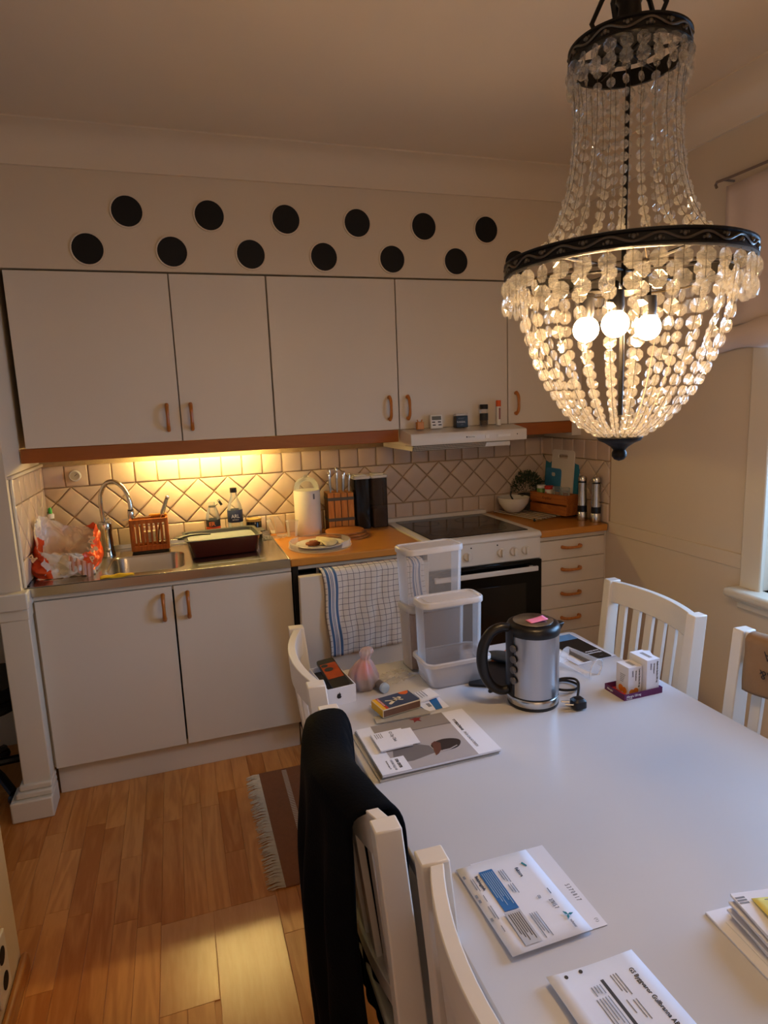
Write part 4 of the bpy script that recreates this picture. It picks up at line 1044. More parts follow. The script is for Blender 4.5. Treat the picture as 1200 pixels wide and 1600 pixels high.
for k in range(10):
    r = .017 if k % 2 == 0 else .0075; a = PI / 2 + PI * k / 5; star.append((.012 + r * math.cos(a), .096 + r * math.sin(a)))
star = clip(star, 1, -1, .104)
MB().prism(star, zt + .0006, zt + .0009).build('red_star', mat('dark_red_print', '7a2424', .6), t, smooth=0)
flatbox(-.143, -.075, -.105, -.048, zt + .0007, M_PAPER, t, 'label_box')
text('STAR CENTER', .0092, M_INK, t, (-.098, -.055, zt + .0012), (0, 0, -R90), bold=.0003, sx=.62)
text('I NORRTÄLJE AB', .0078, M_GREY, t, (-.110, -.055, zt + .0012), (0, 0, -R90), sx=.72)
text('Stockholmsvägen 36', .0052, M_GREY, t, (-.120, -.055, zt + .0012), (0, 0, -R90), sx=.8)
text('YTTERDÖRRAR', .0098, M_INK, t, (.095, .062, zt + .0002), (0, 0, -R90), sx=.85, bold=.0002)
text('FRÅN DALADÖRREN', .0094, M_GREY, t, (.095, -.004, zt + .0002), (0, 0, -R90), sx=.80)
# cards on the magazine
def cardstack(label, loc, rz, W, H, th, txt):
    t = thing('business_card', label, 'card', loc, rz)
    MB().box(-W / 2, W / 2, -H / 2, H / 2, 0, th).build('card', M_PAPER, t, bevel=.0004, smooth=0)
    if txt:
        text(txt, .0115, M_INK, t, (.004, .022, th + .0001), (0, 0, -R90), sx=.72)
        MB().lathe([(.0038, th), (.0038, th + .0003), (.0028, th + .0003), (.0028, th)], 18, (.0080, .029), cap=False).build('round_mark', M_INK, t)
        for k in range(4): flatbox(-.032 + .005 * k, -.0305 + .005 * k, .012 + .002 * (k % 2), .034, th, M_GREY, t, 'print')
    return t
cardstack('plain white card half hidden under the printed appointment card', (1.016, -1.912, Z + .0148), math.radians(-2), .076, .074, .0015, '')
cardstack('white printed card with round mark lying on the magazine', (.992, -1.918, Z + .0170), math.radians(1), .078, .080, .0035, 'City Clinic')

# tablet, sunglasses and colourful leaflet behind the kettle
tag(MB().prism(rrect(.085, .06, .008, 3), 0, .007).build('tablet', [M_BLACK], loc=(1.395, -1.655, Z), rot=(0, 0, math.radians(58)), bevel=.0015), 'dark thin tablet lying behind the kettle handle', 'tablet')
tag(MB().prism(rrect(.10, .065, .002, 2), 0, .0015).build('orange_leaflet', mat('orange_mottled_print', 'c0622f', .6, var=.7, scale=60), loc=(1.50, -1.60, Z), rot=(0, 0, math.radians(35)), smooth=0), 'orange patterned leaflet seen through the kettle handle', 'leaflet')
t = thing('sunglasses_case', 'dark grey glasses case on the orange leaflet behind the kettle', 'case', (1.475, -1.595, Z + .0018), math.radians(-50))
MB().sphere((0, 0, .017), .033, 20, 12, (2.1, .85, .5)).build('case_shell', mat('dark_grey_case', '34383e', .5), t)
MB().lathe([(.0335, -.001), (.0345, 0), (.0335, .001)], 30, cap=False, xf=Matrix.Translation((0, 0, .017)) @ Matrix.Diagonal((2.1, .85, 1, 1))).build('seam', M_BLACK, t)
# papers and booklet at the far right of the table
for k, (x_, y_, r_, W_, H_, lab) in enumerate(((1.70, -1.560, -8, .16, .21, 'white paper sheet under the black booklet, nearer the kettle'), (1.725, -1.585, 6, .15, .21, 'white paper sheet lowest under the black booklet, jutting right'))):
    tag(MB().box(-W_ / 2, W_ / 2, -H_ / 2, H_ / 2, 0, .001).build('paper_sheet', M_PAPER, loc=(x_, y_, Z + .0003 + .0013 * k), rot=(0, 0, math.radians(r_)), smooth=0), lab, 'paper')
t = thing('booklet', 'black booklet with pale title text and blue photo at its end', 'booklet', (1.735, -1.585, Z + .0032), math.radians(3))
MB().box(-.052, .052, -.10, .105, 0, .003).build('cover', mat('black_cover', '121214', .4), t, bevel=.0005, smooth=0)
flatbox(-.052, .052, .06, .105, .003, mat('blue_photo_print', '5a86b0', .5, var=.35, scale=30), t, 'photo')
text('Måttanvisning för', .0112, M_PAPER, t, (.046, -.058, .0033), (0, 0, PI), bold=.0002, sx=.95)
text('innerdörrar', .0112, M_PAPER, t, (.046, -.044, .0033), (0, 0, PI), bold=.0002, sx=.95)
text('Dörr', .006, M_GREY, t, (.030, -.085, .0033), (0, 0, PI))
# clear cup lying on its side
t = thing('clear_cup', 'clear plastic cup lying on its side behind the kettle cable', 'cup', (1.640, -1.735, Z + .0315))
xf_ = Matrix.Rotation(math.radians(112), 4, 'Z') @ Matrix.Rotation(math.radians(82), 4, 'Y')
MB().lathe([(.030, -.055), (.031, -.053), (.0265, .050), (.0245, .052), (.0, .052)], 32, cap=False, xf=xf_).build('cup_wall', M_CLEAR, t)
MB().lathe([(.0300, -.056), (.0325, -.055), (.0325, -.052), (.0300, -.051)], 32, cap=False, xf=xf_).build('cup_rim', M_CLEARW, t)
# medicine boxes in a purple tray
t = thing('medicine_tray', 'purple cardboard tray holding medicine boxes, white lettering on its front', 'tray', (1.698, -1.895, Z), math.radians(1))
mb = MB(); px, py, phh = .062, .040, .017
mb.box(-px, px, -py, -py + .0015, 0, phh); mb.box(-px, px, py - .0015, py, 0, phh); mb.box(-px, -px + .0015, -py + .0015, py - .0015, 0, phh); mb.box(px - .0015, px, -py + .0015, py - .0015, 0, phh); mb.box(-px + .0015, px - .0015, -py + .0015, py - .0015, 0, .0015)
mb.build('tray_shell', mat('purple_card', '5c1f55', .6), t, smooth=0)
flatbox(-px + .002, -.02, -py + .002, py - .002, .0018, mat('red_card', 'b8281c', .6), t, 'red_inlay')
text('Allergra 120 mg', .0085, M_PAPER, t, (-.056, -py - .0003, .007), (R90, 0, 0), bold=.0001, sx=.85)
text('30 tabletter', .0045, M_PAPER, t, (-.056, -py - .0003, .002), (R90, 0, 0), sx=.9)
text('Allergra', .0085, M_PAPER, t, (-px - .0003, .030, .006), (R90, 0, -R90), sx=.85)
M_ORB = mat('orange_ball_print', 'd9822a', .6)
def medbox(label, loc, rz, hx, hy, h, side, mark):
    t = thing('medicine_box', label, 'box', loc, rz, 'white medicine boxes in the purple tray' if mark != 'none' else None)
    MB().box(-hx, hx, -hy, hy, 0, h).build('carton', M_PAPER, t, bevel=.0007, smooth=0)
    if mark == 'none': return t
    text(side, .0068, M_INK, t, (hx * .55, -hy - .0003, h - .007), (R90, R90, 0), bold=.0001, sx=.82)
    text('100 filmtabletter', .0055, M_INK, t, (hx * .05, -hy - .0003, h - .010), (R90, R90, 0), sx=.82)
    text('SANDOZ', .0062, mat('navy_ink', '38386a', .6), t, (-hx * .45, -hy - .0003, h - .010), (R90, R90, 0), sx=.7)
    for k in range(4): flatbox(-hx * .1 + .003 * k, -hx * .1 + .0015 + .003 * k, -hy * .6, hy * .5, h, M_GREY, t, 'print')
    if mark == 'orange':
        for (cx, cz, r) in ((-.010, .008, .008), (.003, .009, .009)):
            MB().prism([(cx + r * math.cos(2 * PI * k / 18), cz + r * math.sin(2 * PI * k / 18)) for k in range(18)], 0, .0003).build('orange_ball', M_ORB, t, loc=(0, -hy, 0), rot=(R90, 0, 0), smooth=0)
        for (cx, cz, r) in ((.010, .010, .009), (-.004, .012, .010)):
            MB().prism([(cx + r * math.cos(2 * PI * k / 18), cz + r * math.sin(2 * PI * k / 18)) for k in range(18)], 0, .0003).build('orange_ball', M_ORB, t, loc=(-hx, 0, 0), rot=(R90, 0, -R90), smooth=0)
        for k in range(5): MB().box(-hx - .0004, -hx, -.012 + .002 * k, .008, .052 - .005 * k, .0535 - .005 * k).build('print', M_GREY, t, smooth=0)
    else:
        MB().prism([(-.008 + .0055 * math.cos(2 * PI * k / 18), .0065 + .0055 * math.sin(2 * PI * k / 18)) for k in range(18)], 0, .0003).build('green_ball', mat('green_print', '1f6e5a', .6), t, loc=(0, -hy, 0), rot=(R90, 0, 0), smooth=0)
    return t
medbox('shorter front medicine box with orange balls printed at its foot', (1.684, -1.893, Z + .002), math.radians(1), .022, .024, .078, 'Losartan Sandoz 50 mg', 'orange')
medbox('taller medicine box with a green dot at its foot', (1.731, -1.896, Z + .002), math.radians(1), .021, .034, .096, 'Metformin Sandoz 500 mg', 'green')
medbox('small plain white box standing behind the tall medicine box', (1.790, -1.835, Z + .0001), math.radians(-25), .015, .022, .070, '', 'none')

# invoices in the foreground
def bars(t, x0, y0, n, dx, L, z, m=M_GREY, w_=.0011, name='print'):
    for k in range(n): flatbox(x0 - dx * k - w_, x0 - dx * k, y0 - L * (1 - .25 * ((k * 7) % 3) / 2), y0, z, m, t, name)
t = thing('letter_sheet', 'folded letter sticking out to the right beneath the blue-boxed invoice', 'letter', (1.062, -2.431, Z + .0006), math.radians(-1))
MB().box(-.070, .072, -.092, .096, 0, .001).build('sheet', M_PAPER, t, smooth=0)
text('5 3 7 0 8 1 7', .012, M_GREY, t, (.056, .0, .0011), (0, 0, -R90), sx=.6)
text('(1)', .007, M_GREY, t, (.060, -.075, .0011), (0, 0, -R90))
t = thing('invoice', 'folded invoice with a solid blue text box and a grey one', 'invoice', (1.033, -2.435, Z + .0022), math.radians(.5))
MB().grid(lambda u, v: (-.068 + .136 * u, -.094 + .19 * v, .0015 + .004 * (1 - v) ** 2 * (1 - u) + .003 * u * (1 - v) ** 3), 8, 8).build('sheet', M_PAPER, t, solid=.0012)
def zp(y): return .0024 + .0045 * (max(0, .096 - y) / .19) ** 2
z_ = .0062
flatbox(-.037, -.012, -.017, .073, .0042, M_BLUE, t, 'blue_box')
bars(t, -.015, .068, 6, .0036, .075, .0046, mat('pale_print', 'a9c4e0', .6), .0009)
flatbox(-.041, -.014, -.086, -.022, .0066, mat('pale_grey_print', 'b4b6be', .6), t, 'grey_box')
bars(t, -.018, -.027, 6, .0036, .052, .0070, M_INK, .0009)
text('Betalningsinfo', .0075, M_INK, t, (-.047, .068, .0036), (0, 0, -R90), bold=.0001, sx=.8)
bars(t, -.052, .064, 2, .004, .028, .0036); bars(t, -.052, .026, 1, .004, .014, .0040); bars(t, -.052, .002, 2, .004, .028, .0045); bars(t, -.056, -.040, 1, .004, .012, .0062)
bars(t, .005, .066, 3, .0040, .030, .0036); bars(t, .005, .032, 3, .0040, .022, .0040)
text('Faktura', .0085, M_INK, t, (.026, .062, .0032), (0, 0, -R90), sx=.85)
bars(t, .008, -.035, 4, .0038, .048, .0056)
text('27815 7', .010, M_GREY, t, (.040, -.020, .0044), (0, 0, -R90), sx=.6)
bars(t, .052, .002, 1, .004, .012, .0040, M_INK); text('(2)', .006, M_GREY, t, (.028, -.006, .0042), (0, 0, -R90))
M_TEAL = mat('teal_print', '1d7f90', .6)
MB().prism([(.045, .070), (.049, .060), (.047, .058), (.042, .068)], .0030, .0034).build('teal_mark', M_TEAL, t, smooth=0)
for a in (0, 2.1, 4.2):
    c = (.050 + .004 * math.cos(a), -.058 + .004 * math.sin(a)); d = Vector((math.cos(a), math.sin(a))); n_ = Vector((-d.y, d.x))
    MB().prism([(c[0] + d.x * p + n_.x * q, c[1] + d.y * p + n_.y * q) for p, q in ((-.004, 0), (0, .002), (.005, 0), (0, -.002))], .0060, .0066).build('propeller_mark', M_TEAL, t, smooth=0)
text('telenor', .0065, M_GREY, t, (.046, -.068, .0066), (0, 0, -R90), sx=.8)
for k, yy in enumerate((.075, .030, .018, -.022)): flatbox(-.066, -.062, yy - .006, yy, .0034 + .0008 * k, M_GREY, t, 'print')
t = thing('estimate_sheet', 'white letter with punched holes and a dark bar, nearest the camera', 'letter', (1.065, -2.665, Z + .0006), math.radians(1))
MB().grid(lambda u, v: (-.072 + .144 * u, -.105 + .195 * v, .001 + .008 * (1 - u) ** 3), 8, 6).build('sheet', M_PAPER, t, solid=.001)
for yx in ((-.045, .082), (-.020, .084)):
    MB().lathe([(.0028, 0), (.0028, .0005)], 14, yx).build('punched_hole', mat('hole_shade', '3a342c', .8), t, loc=(0, 0, .0060 if yx[0] < -.03 else .0040))
flatbox(-.003, .002, -.105, .064, .0026, mat('dark_bar', '2e3038', .6), t, 'dark_bar')
text('GS Byggvaror Gullbranna AB', .0098, M_INK, t, (.046, .066, .0020), (0, 0, -R90), sx=.78)
bars(t, .025, .066, 3, .0045, .034, .0022); bars(t, .025, .025, 2, .0045, .030, .0022); bars(t, .012, .028, 1, .004, .02, .0024)
bars(t, -.008, .058, 4, .0045, .014, .0044); bars(t, -.008, .040, 5, .0045, .044, .0044)
text('Lösen', .010, M_INK, t, (.050, -.045, .0020), (0, 0, -R90), sx=.8)
# pile of envelopes at the right edge
t = thing('envelope', 'large white envelope lying flat beneath the pile of letters', 'envelope', (1.407, -2.655, Z), math.radians(-5))
MB().box(-.13, .13, -.085, .085, .0, .004).build('envelope_body', M_PAPER, t, bevel=.001, smooth=0)
MB().box(-.115, .13, -.083, .06, .004, .0055).build('flap', M_PAPER, t, bevel=.0005, smooth=0)
for k in range(8):
    e = MB().box(-.085, .085, -.058, .058, 0, .0035).build('letter', M_PAPER, None, bevel=.0006, smooth=0)
    e.location = (1.389 - .003 * (k % 3), -2.647 - .003 * (k % 2), Z + .006 + .0046 * k); e.rotation_euler = (0, 0, math.radians(-12 + 2.2 * (k % 3)))
    lab = ['bottom letter of the pile, lying directly on the large envelope', 'second letter from the bottom of the pile', 'third letter from the bottom of the pile', 'fourth letter from the bottom of the pile', 'fourth letter from the top of the pile', 'third letter from the top of the pile', 'second letter from the top of the pile, just under the stamped one', 'topmost letter of the pile, its corner marked with a small stamp'][k]
    tag(e, lab, 'letter', 'piled letters' )
    if k == 7:
        for j in range(3): flatbox(-.083, -.068, .038 + .005 * j, .041 + .005 * j, .0036, M_GREY, e, 'stamp_line')
tag(MB().grid(lambda u, v: (-.035 + .085 * u, -.038 + .055 * v, .001 + .006 * (1 - v) * (1 - u)), 8, 8).build('yellow_note', mat('yellow_note', 'ded67a', .7), loc=(1.362, -2.622, Z + .0425), rot=(0, 0, math.radians(-14)), solid=.0008), 'yellow sticky note on top of the letter pile', 'note')
yn = bpy.data.objects['yellow_note']
for k in range(4): flatbox(-.020, .045, .008 - .009 * k, .0092 - .009 * k, .0052, M_GREY, yn, 'handwriting')

# ================================================================== THINGS ON THE SINK SIDE
C = .9005
# mixer tap
t = thing('kitchen_tap', 'tall chrome kitchen mixer tap with arched spout left of the basin', 'tap', (.238, -.150, C))
MB().lathe([(.034, 0), (.035, .004), (.033, .010), (.030, .03), (.028, .11), (.030, .125), (.030, .150), (.026, .160), (.0, .163)], 28, cap=False).build('tap_body', M_CHROME, t)
sp_ = smooth_pts([(.0, 0, .14), (-.004, .0, .18), (-.006, -.004, .25), (.003, -.010, .30), (.030, -.020, .338), (.065, -.032, .340), (.098, -.044, .310), (.116, -.052, .265), (.120, -.056, .225), (.119, -.057, .205)], 5)
MB().tube(sp_, .0100, 14).build('spout', M_CHROME, t)
MB().lathe([(.0135, -.03), (.0145, -.025), (.0145, .0), (.0125, .004)], 20, xf=Matrix.Translation((.119, -.057, .205))).build('nozzle', M_CHROME, t)
MB().lathe([(.0128, 0), (.0128, .006)], 20, xf=Matrix.Translation((.119, -.057, .209))).build('nozzle_ring', M_BLACK, t)
MB().loops([[Vector((a, b, c)) for a, b, c in ((x_, -.014, z_), (x_, .014, z_), (x_, .010, z_ + .010), (x_, -.010, z_ + .010))] for x_, z_ in ((-.026, .135), (.0, .152), (.022, .172))]).build('lever', M_CHROME, t, bevel=.003)
MB().lathe([(.010, 0), (.011, .012), (.0, .014)], 16, cap=False, xf=Matrix.Translation((.006, -.024, .035)) @ Matrix.Rotation(R90, 4, 'X')).build('side_valve', M_CHROME, t)
# washing-up caddy
t = thing('sink_caddy', 'slatted wooden sink caddy holding a brush and utensils behind the basin', 'caddy', (.424, -.132, C + .0005))
w_, d_, h_ = .079, .040, .158
MB().box(-w_, w_, -d_, d_, .0, .010).build('foot_tray', M_BLACK, t, bevel=.002)
for sy in (-1, 1):
    y_ = sy * (d_ - .005)
    MB().box(-w_, w_, y_ - .005, y_ + .005, .011, .034).build('bottom_rail', M_CADDY, t, bevel=.001); MB().box(-w_, w_, y_ - .005, y_ + .005, h_ - .020, h_).build('top_rail', M_CADDY, t, bevel=.001)
    for k in range(8):
        x_ = -w_ + .006 + k * (2 * w_ - .012) / 7; MB().box(x_ - (.006 if k in (0, 7) else .0042), x_ + (.006 if k in (0, 7) else .0042), y_ - .004, y_ + .004, .034, h_ - .020).build('slat', M_CADDY, t, bevel=.0008)
for sx in (-1, 1): MB().box(sx * w_ - .005, sx * w_ + .005, -d_ + .01, d_ - .01, .011, h_).build('side_board', M_CADDY, t, bevel=.001)
u_ = thing('dish_brush', 'wooden dish brush with pale bristles standing inside the slatted caddy', 'brush', (.425, -.135, C + .012))
MB().lathe([(.020, .012), (.024, .016), (.024, .030), (.018, .036)], 20).build('brush_head', M_CADDY, u_)
MB().lathe([(.023, .036), (.027, .085), (.0, .085)], 24, cap=False).build('bristles', mat('bristle', 'd8cdb0', .9, var=.4, scale=200, bump=.8, bscale=300), u_)
u_ = thing('steel_utensil', 'steel-handled utensil leaning to the right out of the caddy', 'utensil', (.452, -.130, C + .014))
MB().tube([(0, 0, 0), (.012, 0, .08), (.030, 0, .15)], .004, 8).build('shank', M_CHROME, u_)
MB().tube([(.030, 0, .145), (.036, 0, .165), (.060, 0, .225)], [.007, .0105, .009], 14).build('grip', M_CHROME, u_)
MB().sphere((.064, 0, .232), .011, 14, 8).build('end_cap', M_CHROME, u_)
tag(MB().loops([[Vector((x_, y_, z_)) for y_, z_ in ((-.012 * q, 0), (.012 * q, 0), (.012 * q, .0035), (-.012 * q, .0035))] for x_, q in ((-.09, .15), (-.05, .6), (.02, .9), (.035, .8))]).build('kitchen_knife', M_CHROME, loc=(.400, -.125, C + .1605), rot=(0, math.radians(-3), math.radians(4))), 'knife blade lying across the top of the caddy', 'knife')
tag(MB().box(-.035, .045, -.010, .010, 0, .012).build('wooden_block', mat('orange_yellow_wood', 'd98a1c', .5), loc=(.462, -.112, C + .160), bevel=.004), 'orange-yellow stick lying across the right end of the caddy', 'handle')
# soap bottle behind the bag
t = thing('soap_bottle', 'clear soap bottle with a green nozzle behind the carrier bag', 'bottle', (.008, -.060, C))
MB().lathe([(.028, 0), (.030, .004), (.030, .13), (.026, .155), (.013, .175), (.012, .185)], 28).build('bottle_body', clear_mat('soap_bottle_plastic', 'cdb894', .28, .1, .4), t)
MB().lathe([(.014, .183), (.0145, .20), (.010, .205)], 20).build('collar', M_WPLAST, t)
MB().lathe([(.008, .205), (.0085, .224), (.005, .232)], 16).build('nozzle', mat('green_plastic', '3fa43c', .4), t)
# round dial on a tile
t = thing('round_dial', 'small white round dial stuck on the top tile row at far left', 'dial', (.122, -.0085, 1.266))
MB().lathe([(.024, 0), (.026, .004), (.026, .018), (.023, .022), (.0195, .0225)], 32, xf=Matrix.Rotation(R90, 4, 'X'), cap=False).build('casing', M_WPLAST, t)
MB().lathe([(.0, .0185), (.0198, .0185)], 32, xf=Matrix.Rotation(R90, 4, 'X'), cap=False).build('dial_face', mat('dial_grey', 'bdb49c', .4), t)
MB().box(-.001, .001, -.0205, -.0188, -.002, .012).build('pointer', M_INK, t, rot=(0, math.radians(50), 0))
# carrier bag
M_BAG = clear_mat('milky_bag', 'efe6d6', .62, .18, .45); M_BAGO = mat('orange_bag_print', 'e0501c', .35, var=.1, scale=14); M_CREAM = mat('cream_lettering', 'f2c690', .5)
t = thing('carrier_bag', 'crumpled orange and white plastic carrier bag at the left of the sink', 'bag', (.112, -.385, C))
def bagp(u, v):
    a = 2 * PI * u; ca, sa = math.cos(a), math.sin(a)
    p = 4.0; r = 1 / ((abs(ca) ** p + abs(sa) ** p) ** (1 / p))
    h = v
    wx = .118 * (1 + .10 * math.sin(PI * min(h, 1)) ); wy = .105
    x_ = wx * ca * r; y_ = wy * sa * r
    n1 = noise.noise((ca * 1.7, sa * 1.7, h * 2.5)); n2 = noise.noise((ca * 5, sa * 5, h * 6 + 4)); n3 = abs(noise.noise((ca * 9, sa * 9, h * 4 + 9)))
    k = 1 + .16 * n1 + .07 * n2 - .05 * n3
    top = .150 + .028 * ca * -1 + .045 * (sa * .5 + .5) + .018 * math.sin(3 * a) + .015 * n1
    if sa < 0: top -= .085 * max(0, -sa) ** 1.5 * (1 - .3 * ca)
    fold = 1 - .16 * h * h
    z_ = top * (h ** .85) + .004
    return (x_ * k * fold, y_ * k * fold, max(.0015, z_ + .010 * n2 * h))
outer = MB().grid(bagp, 150, 60, True)
for i, f in enumerate(outer.f):
    c = [outer.v[j] for j in f]; x_ = sum(q[0] for q in c) / 4; y_ = sum(q[1] for q in c) / 4; z_ = sum(q[2] for q in c) / 4
    left = x_ < -.075 + (.13 - z_) * .25 and z_ < .15 - (x_ + .12) * 1.2 and y_ < .09
    right = x_ > .068 - (z_ - .05) * .05 and z_ > .02 and y_ < .07 and z_ < .19
    outer.mi[i] = 1 if (left or right) else 0
outer.build('bag_film', [M_BAG, M_BAGO], t, smooth=35)
MB().grid(lambda u, v: (-.105 + .20 * u, -.10 + .19 * v, .004 + .05 * math.sin(PI * u) * math.sin(PI * v) + .022 * noise.noise((u * 5, v * 5, 1))), 24, 22).build('inner_film', M_BAG, t, smooth=30)
MB().grid(lambda u, v: (-.075 + .17 * u + .01 * math.sin(v * 9), -.118 + .03 * v + .018 * math.sin(u * 8), .020 + .085 * v + .018 * noise.noise((u * 6, v * 7, 5)) - .03 * u * v), 26, 18).build('folded_flap', M_BAG, t, smooth=30)
MB().grid(lambda u, v: (.018 + .085 * u, -.128 + .02 * v + .004 * math.sin(u * 30), .035 + .055 * v - .045 * u + .003 * math.sin(u * 22)), 24, 10).build('twisted_handle', clear_mat('pinkish_film', 'e0a284', .6, .2, .4), t, smooth=30)
text('på', .034, M_CREAM, t, (.108, -.112, .128), (math.radians(80), math.radians(-62), math.radians(8)), bold=.0012)
text("'se", .034, M_CREAM, t, (.096, -.116, .092), (math.radians(80), math.radians(-20), math.radians(8)), bold=.0012)
text('p', .034, M_CREAM, t, (.098, -.118, .062), (math.radians(80), math.radians(-20), math.radians(8)), bold=.0012)
text('på', .034, M_CREAM, t, (-.128, -.094, .100), (math.radians(80), math.radians(60), math.radians(-14)), bold=.0012)
# yellow cloth
tag(MB().grid(lambda u, v: (-.060 + .125 * u, -.026 + .046 * v * (1 - .55 * u), .002 + .014 * math.sin(PI * v) * (.3 + .7 * math.exp(-((u - .55) / .16) ** 2)) + .003 * math.sin(u * 9)), 26, 12).build('dish_cloth', mat('yellow_sponge_cloth', 'dcb01e', .85, bump=.3, bscale=260), loc=(.305, -.565, C + .001), rot=(0, 0, math.radians(4)), solid=.003), 'yellow dishcloth lying between bag and basin at the worktop edge', 'cloth')
# roasting tin
t = thing('roasting_tin', 'dark red roasting tin soaking beside the basin, pale greyish inside', 'tin', (.738, -.290, C), math.radians(3))
M_RED = mat('dark_red_enamel', '4a120d', .25, coat=.4); M_GREYW = mat('greyish_water', 'a4a8ab', .15, var=.12, scale=12)
lo = [[Vector((x_, y_, z_)) for x_, y_ in rrect(hx, hy, .03, 5)] for hx, hy, z_ in ((.140, .100, 0), (.146, .106, .006), (.158, .118, .078))]
MB().loops(lo, True, False).build('tin_wall', M_RED, t, smooth=50)
li_ = [[Vector((x_, y_, z_)) for x_, y_ in rrect(hx, hy, .03, 5)] for hx, hy, z_ in ((.158, .118, .078), (.168, .128, .080), (.168, .128, .083), (.155, .115, .081), (.146, .106, .04), (.142, .102, .010))]
MB().loops(li_, False, True).build('tin_rim', mat('dark_enamel_inside', '3a3c3a', .3), t, smooth=50)
MB().loops([[Vector((x_, y_, .066)) for x_, y_ in rrect(.148, .108, .03, 5)], [Vector((x_, y_, .0665)) for x_, y_ in rrect(.148, .108, .03, 5)]]).build('water', M_GREYW, t)
for s in (-1, 1): MB().box(s * .178 - .016, s * .178 + .016, -.045, .045, .0785, .083).build('grip_lug', mat('dark_enamel_inside', '3a3c3a', .3), t, bevel=.006)
t = thing('serving_spoon', 'dark spoon resting on the left rim of the roasting tin', 'spoon', (.60, -.325, C + .086), math.radians(6))
MB().tube([(-.045, 0, .0), (.0, .004, .006), (.05, .006, .005), (.09, .006, .001)], [.005, .006, .005, .003], 8).build('shaft', M_BLACK, t)
MB().sphere((-.052, 0, .002), .020, 16, 8, (1.1, .75, .18)).build('spoon_bowl', M_BLACK, t)
# bottles
def bottle(label, loc, prof, capprof, m, labspec, txt, tm, cap_xf=None):
    t = thing('drink_bottle', label, 'bottle', loc)
    MB().lathe(prof, 32).build('bottle_body', m, t)
    z0, z1, r, lm = labspec
    MB().lathe([(r, z0), (r + .0006, z0 + .001), (r + .0006, z1 - .001), (r, z1)], 32, cap=False).build('paper_label', lm, t)
    MB().lathe(capprof, 20, xf=cap_xf).build('cap', M_BLACK, t)
    return t
t = bottle('small clear bottle with an orange and black label, cap hanging open', (.715, -.085, C), [(.030, 0), (.033, .006), (.033, .12), (.031, .14), (.019, .175), (.0155, .185), (.0155, .200)], [(.0165, 0), (.0165, .012)], M_GLASS, (.050, .118, .0335, M_INK), '', None, Matrix.Translation((.033, -.008, .195)) @ Matrix.Rotation(math.radians(60), 4, 'Y'))
MB().lathe([(.0165, .176), (.0165, .184)], 20).build('neck_ring', M_BLACK, t)
MB().tube([(.016, -.002, .182), (.028, -.006, .190)], .002, 6).build('tether', M_BLACK, t)
MB().lathe([(.0346, .052), (.0346, .084)], 32, cap=False).build('orange_band', mat('orange_label', 'c8481a', .5, var=.4, scale=40), t)
text('ER', .027, mat('orange_ink', 'e07a3a', .5), t, (-.022, -.0352, .090), (R90, 0, 0), bold=.0008)
t = bottle('taller clear bottle with dark blue wavy label and blue cap', (.822, -.080, C), [(.033, 0), (.036, .006), (.036, .15), (.033, .175), (.018, .215), (.0145, .225), (.0145, .245)], [(.0165, .240), (.0165, .262)], M_GLASS, (.095, .155, .0365, mat('navy_label', '1d2748', .5)), '', None)
text('ARL', .025, M_PAPER, t, (-.022, -.0380, .118), (R90, 0, 0), sx=.9)
text('NATURLIG', .008, M_PAPER, t, (-.018, -.0380, .106), (R90, 0, 0), sx=.8)
# dark jar
t = thing('dark_jar', 'dark glass jar with a flat golden lid next to the drying tin', 'jar', (.910, -.085, C))
MB().lathe([(.035, 0), (.037, .004), (.037, .085), (.033, .092)], 28).build('jar_body', mat('dark_jar_glass', '120d0a', .1), t)
MB().lathe([(.036, .090), (.0375, .093), (.0375, .103), (.035, .105)], 28).build('lid', mat('golden_lid', 'c9a860', .3, .5), t)
MB().box(-.020, .006, -.0378, -.0365, .030, .060).build('paper_label', M_PAPER, t)
# clear packaging
t = thing('clear_packaging', 'empty clear plastic packaging standing between dark jar and white canister', 'packaging', (1.000, -.105, C), math.radians(-8))
MB().lathe([(.034, 0), (.036, .002), (.040, .012), (.041, .02), (.038, .022)], 28, cap=False, xf=Matrix.Translation((-.022, .012, .052)) @ Matrix.Rotation(math.radians(72), 4, 'Y')).build('round_shell', M_FILM, t)
MB().grid(lambda u, v: (-.058 + .13 * u, -.045 + .085 * v, .001 + .014 * abs(noise.noise((u * 5, v * 5, 3))) + .03 * max(0, u - .8)), 20, 14).build('bent_tray', M_FILM, t, smooth=20)
MB().loops([[Vector((a * q + c_, b * q * .8, z_)) for a, b in ((1, 1), (-1, 1), (-1, -1), (1, -1))] for q, z_, c_ in ((.026, .008, .040), (.020, .06, .030), (.011, .105, .018))]).build('tall_shell', M_FILM, t, bevel=.003)
t = thing('clear_plastic_cup', 'clear plastic beaker just left of the white canister', 'cup', (1.090, -.135, C))
MB().lathe([(.022, 0), (.024, .003), (.031, .080), (.033, .082), (.031, .083), (.022, .004)], 24, cap=False).build('cup_wall', M_FILM, t)
# white canister with dome
t = thing('white_canister', 'white cylindrical canister with a clear dome lid', 'canister', (1.180, -.100, C))
MB().lathe([(.064, 0), (.066, .003), (.066, .222), (.064, .226)], 40).build('canister_body', mat('white_ceramic', 'e6ded0', .35), t)
MB().lathe([(.063, .226), (.063, .236), (.058, .258), (.045, .278), (.022, .290), (.012, .291), (.012, .302), (.0, .303)], 32, cap=False).build('dome_lid', M_GLASS, t)
MB().box(.018, .026, -.0665, -.0655, .185, .212).build('mark', M_GREY, t)
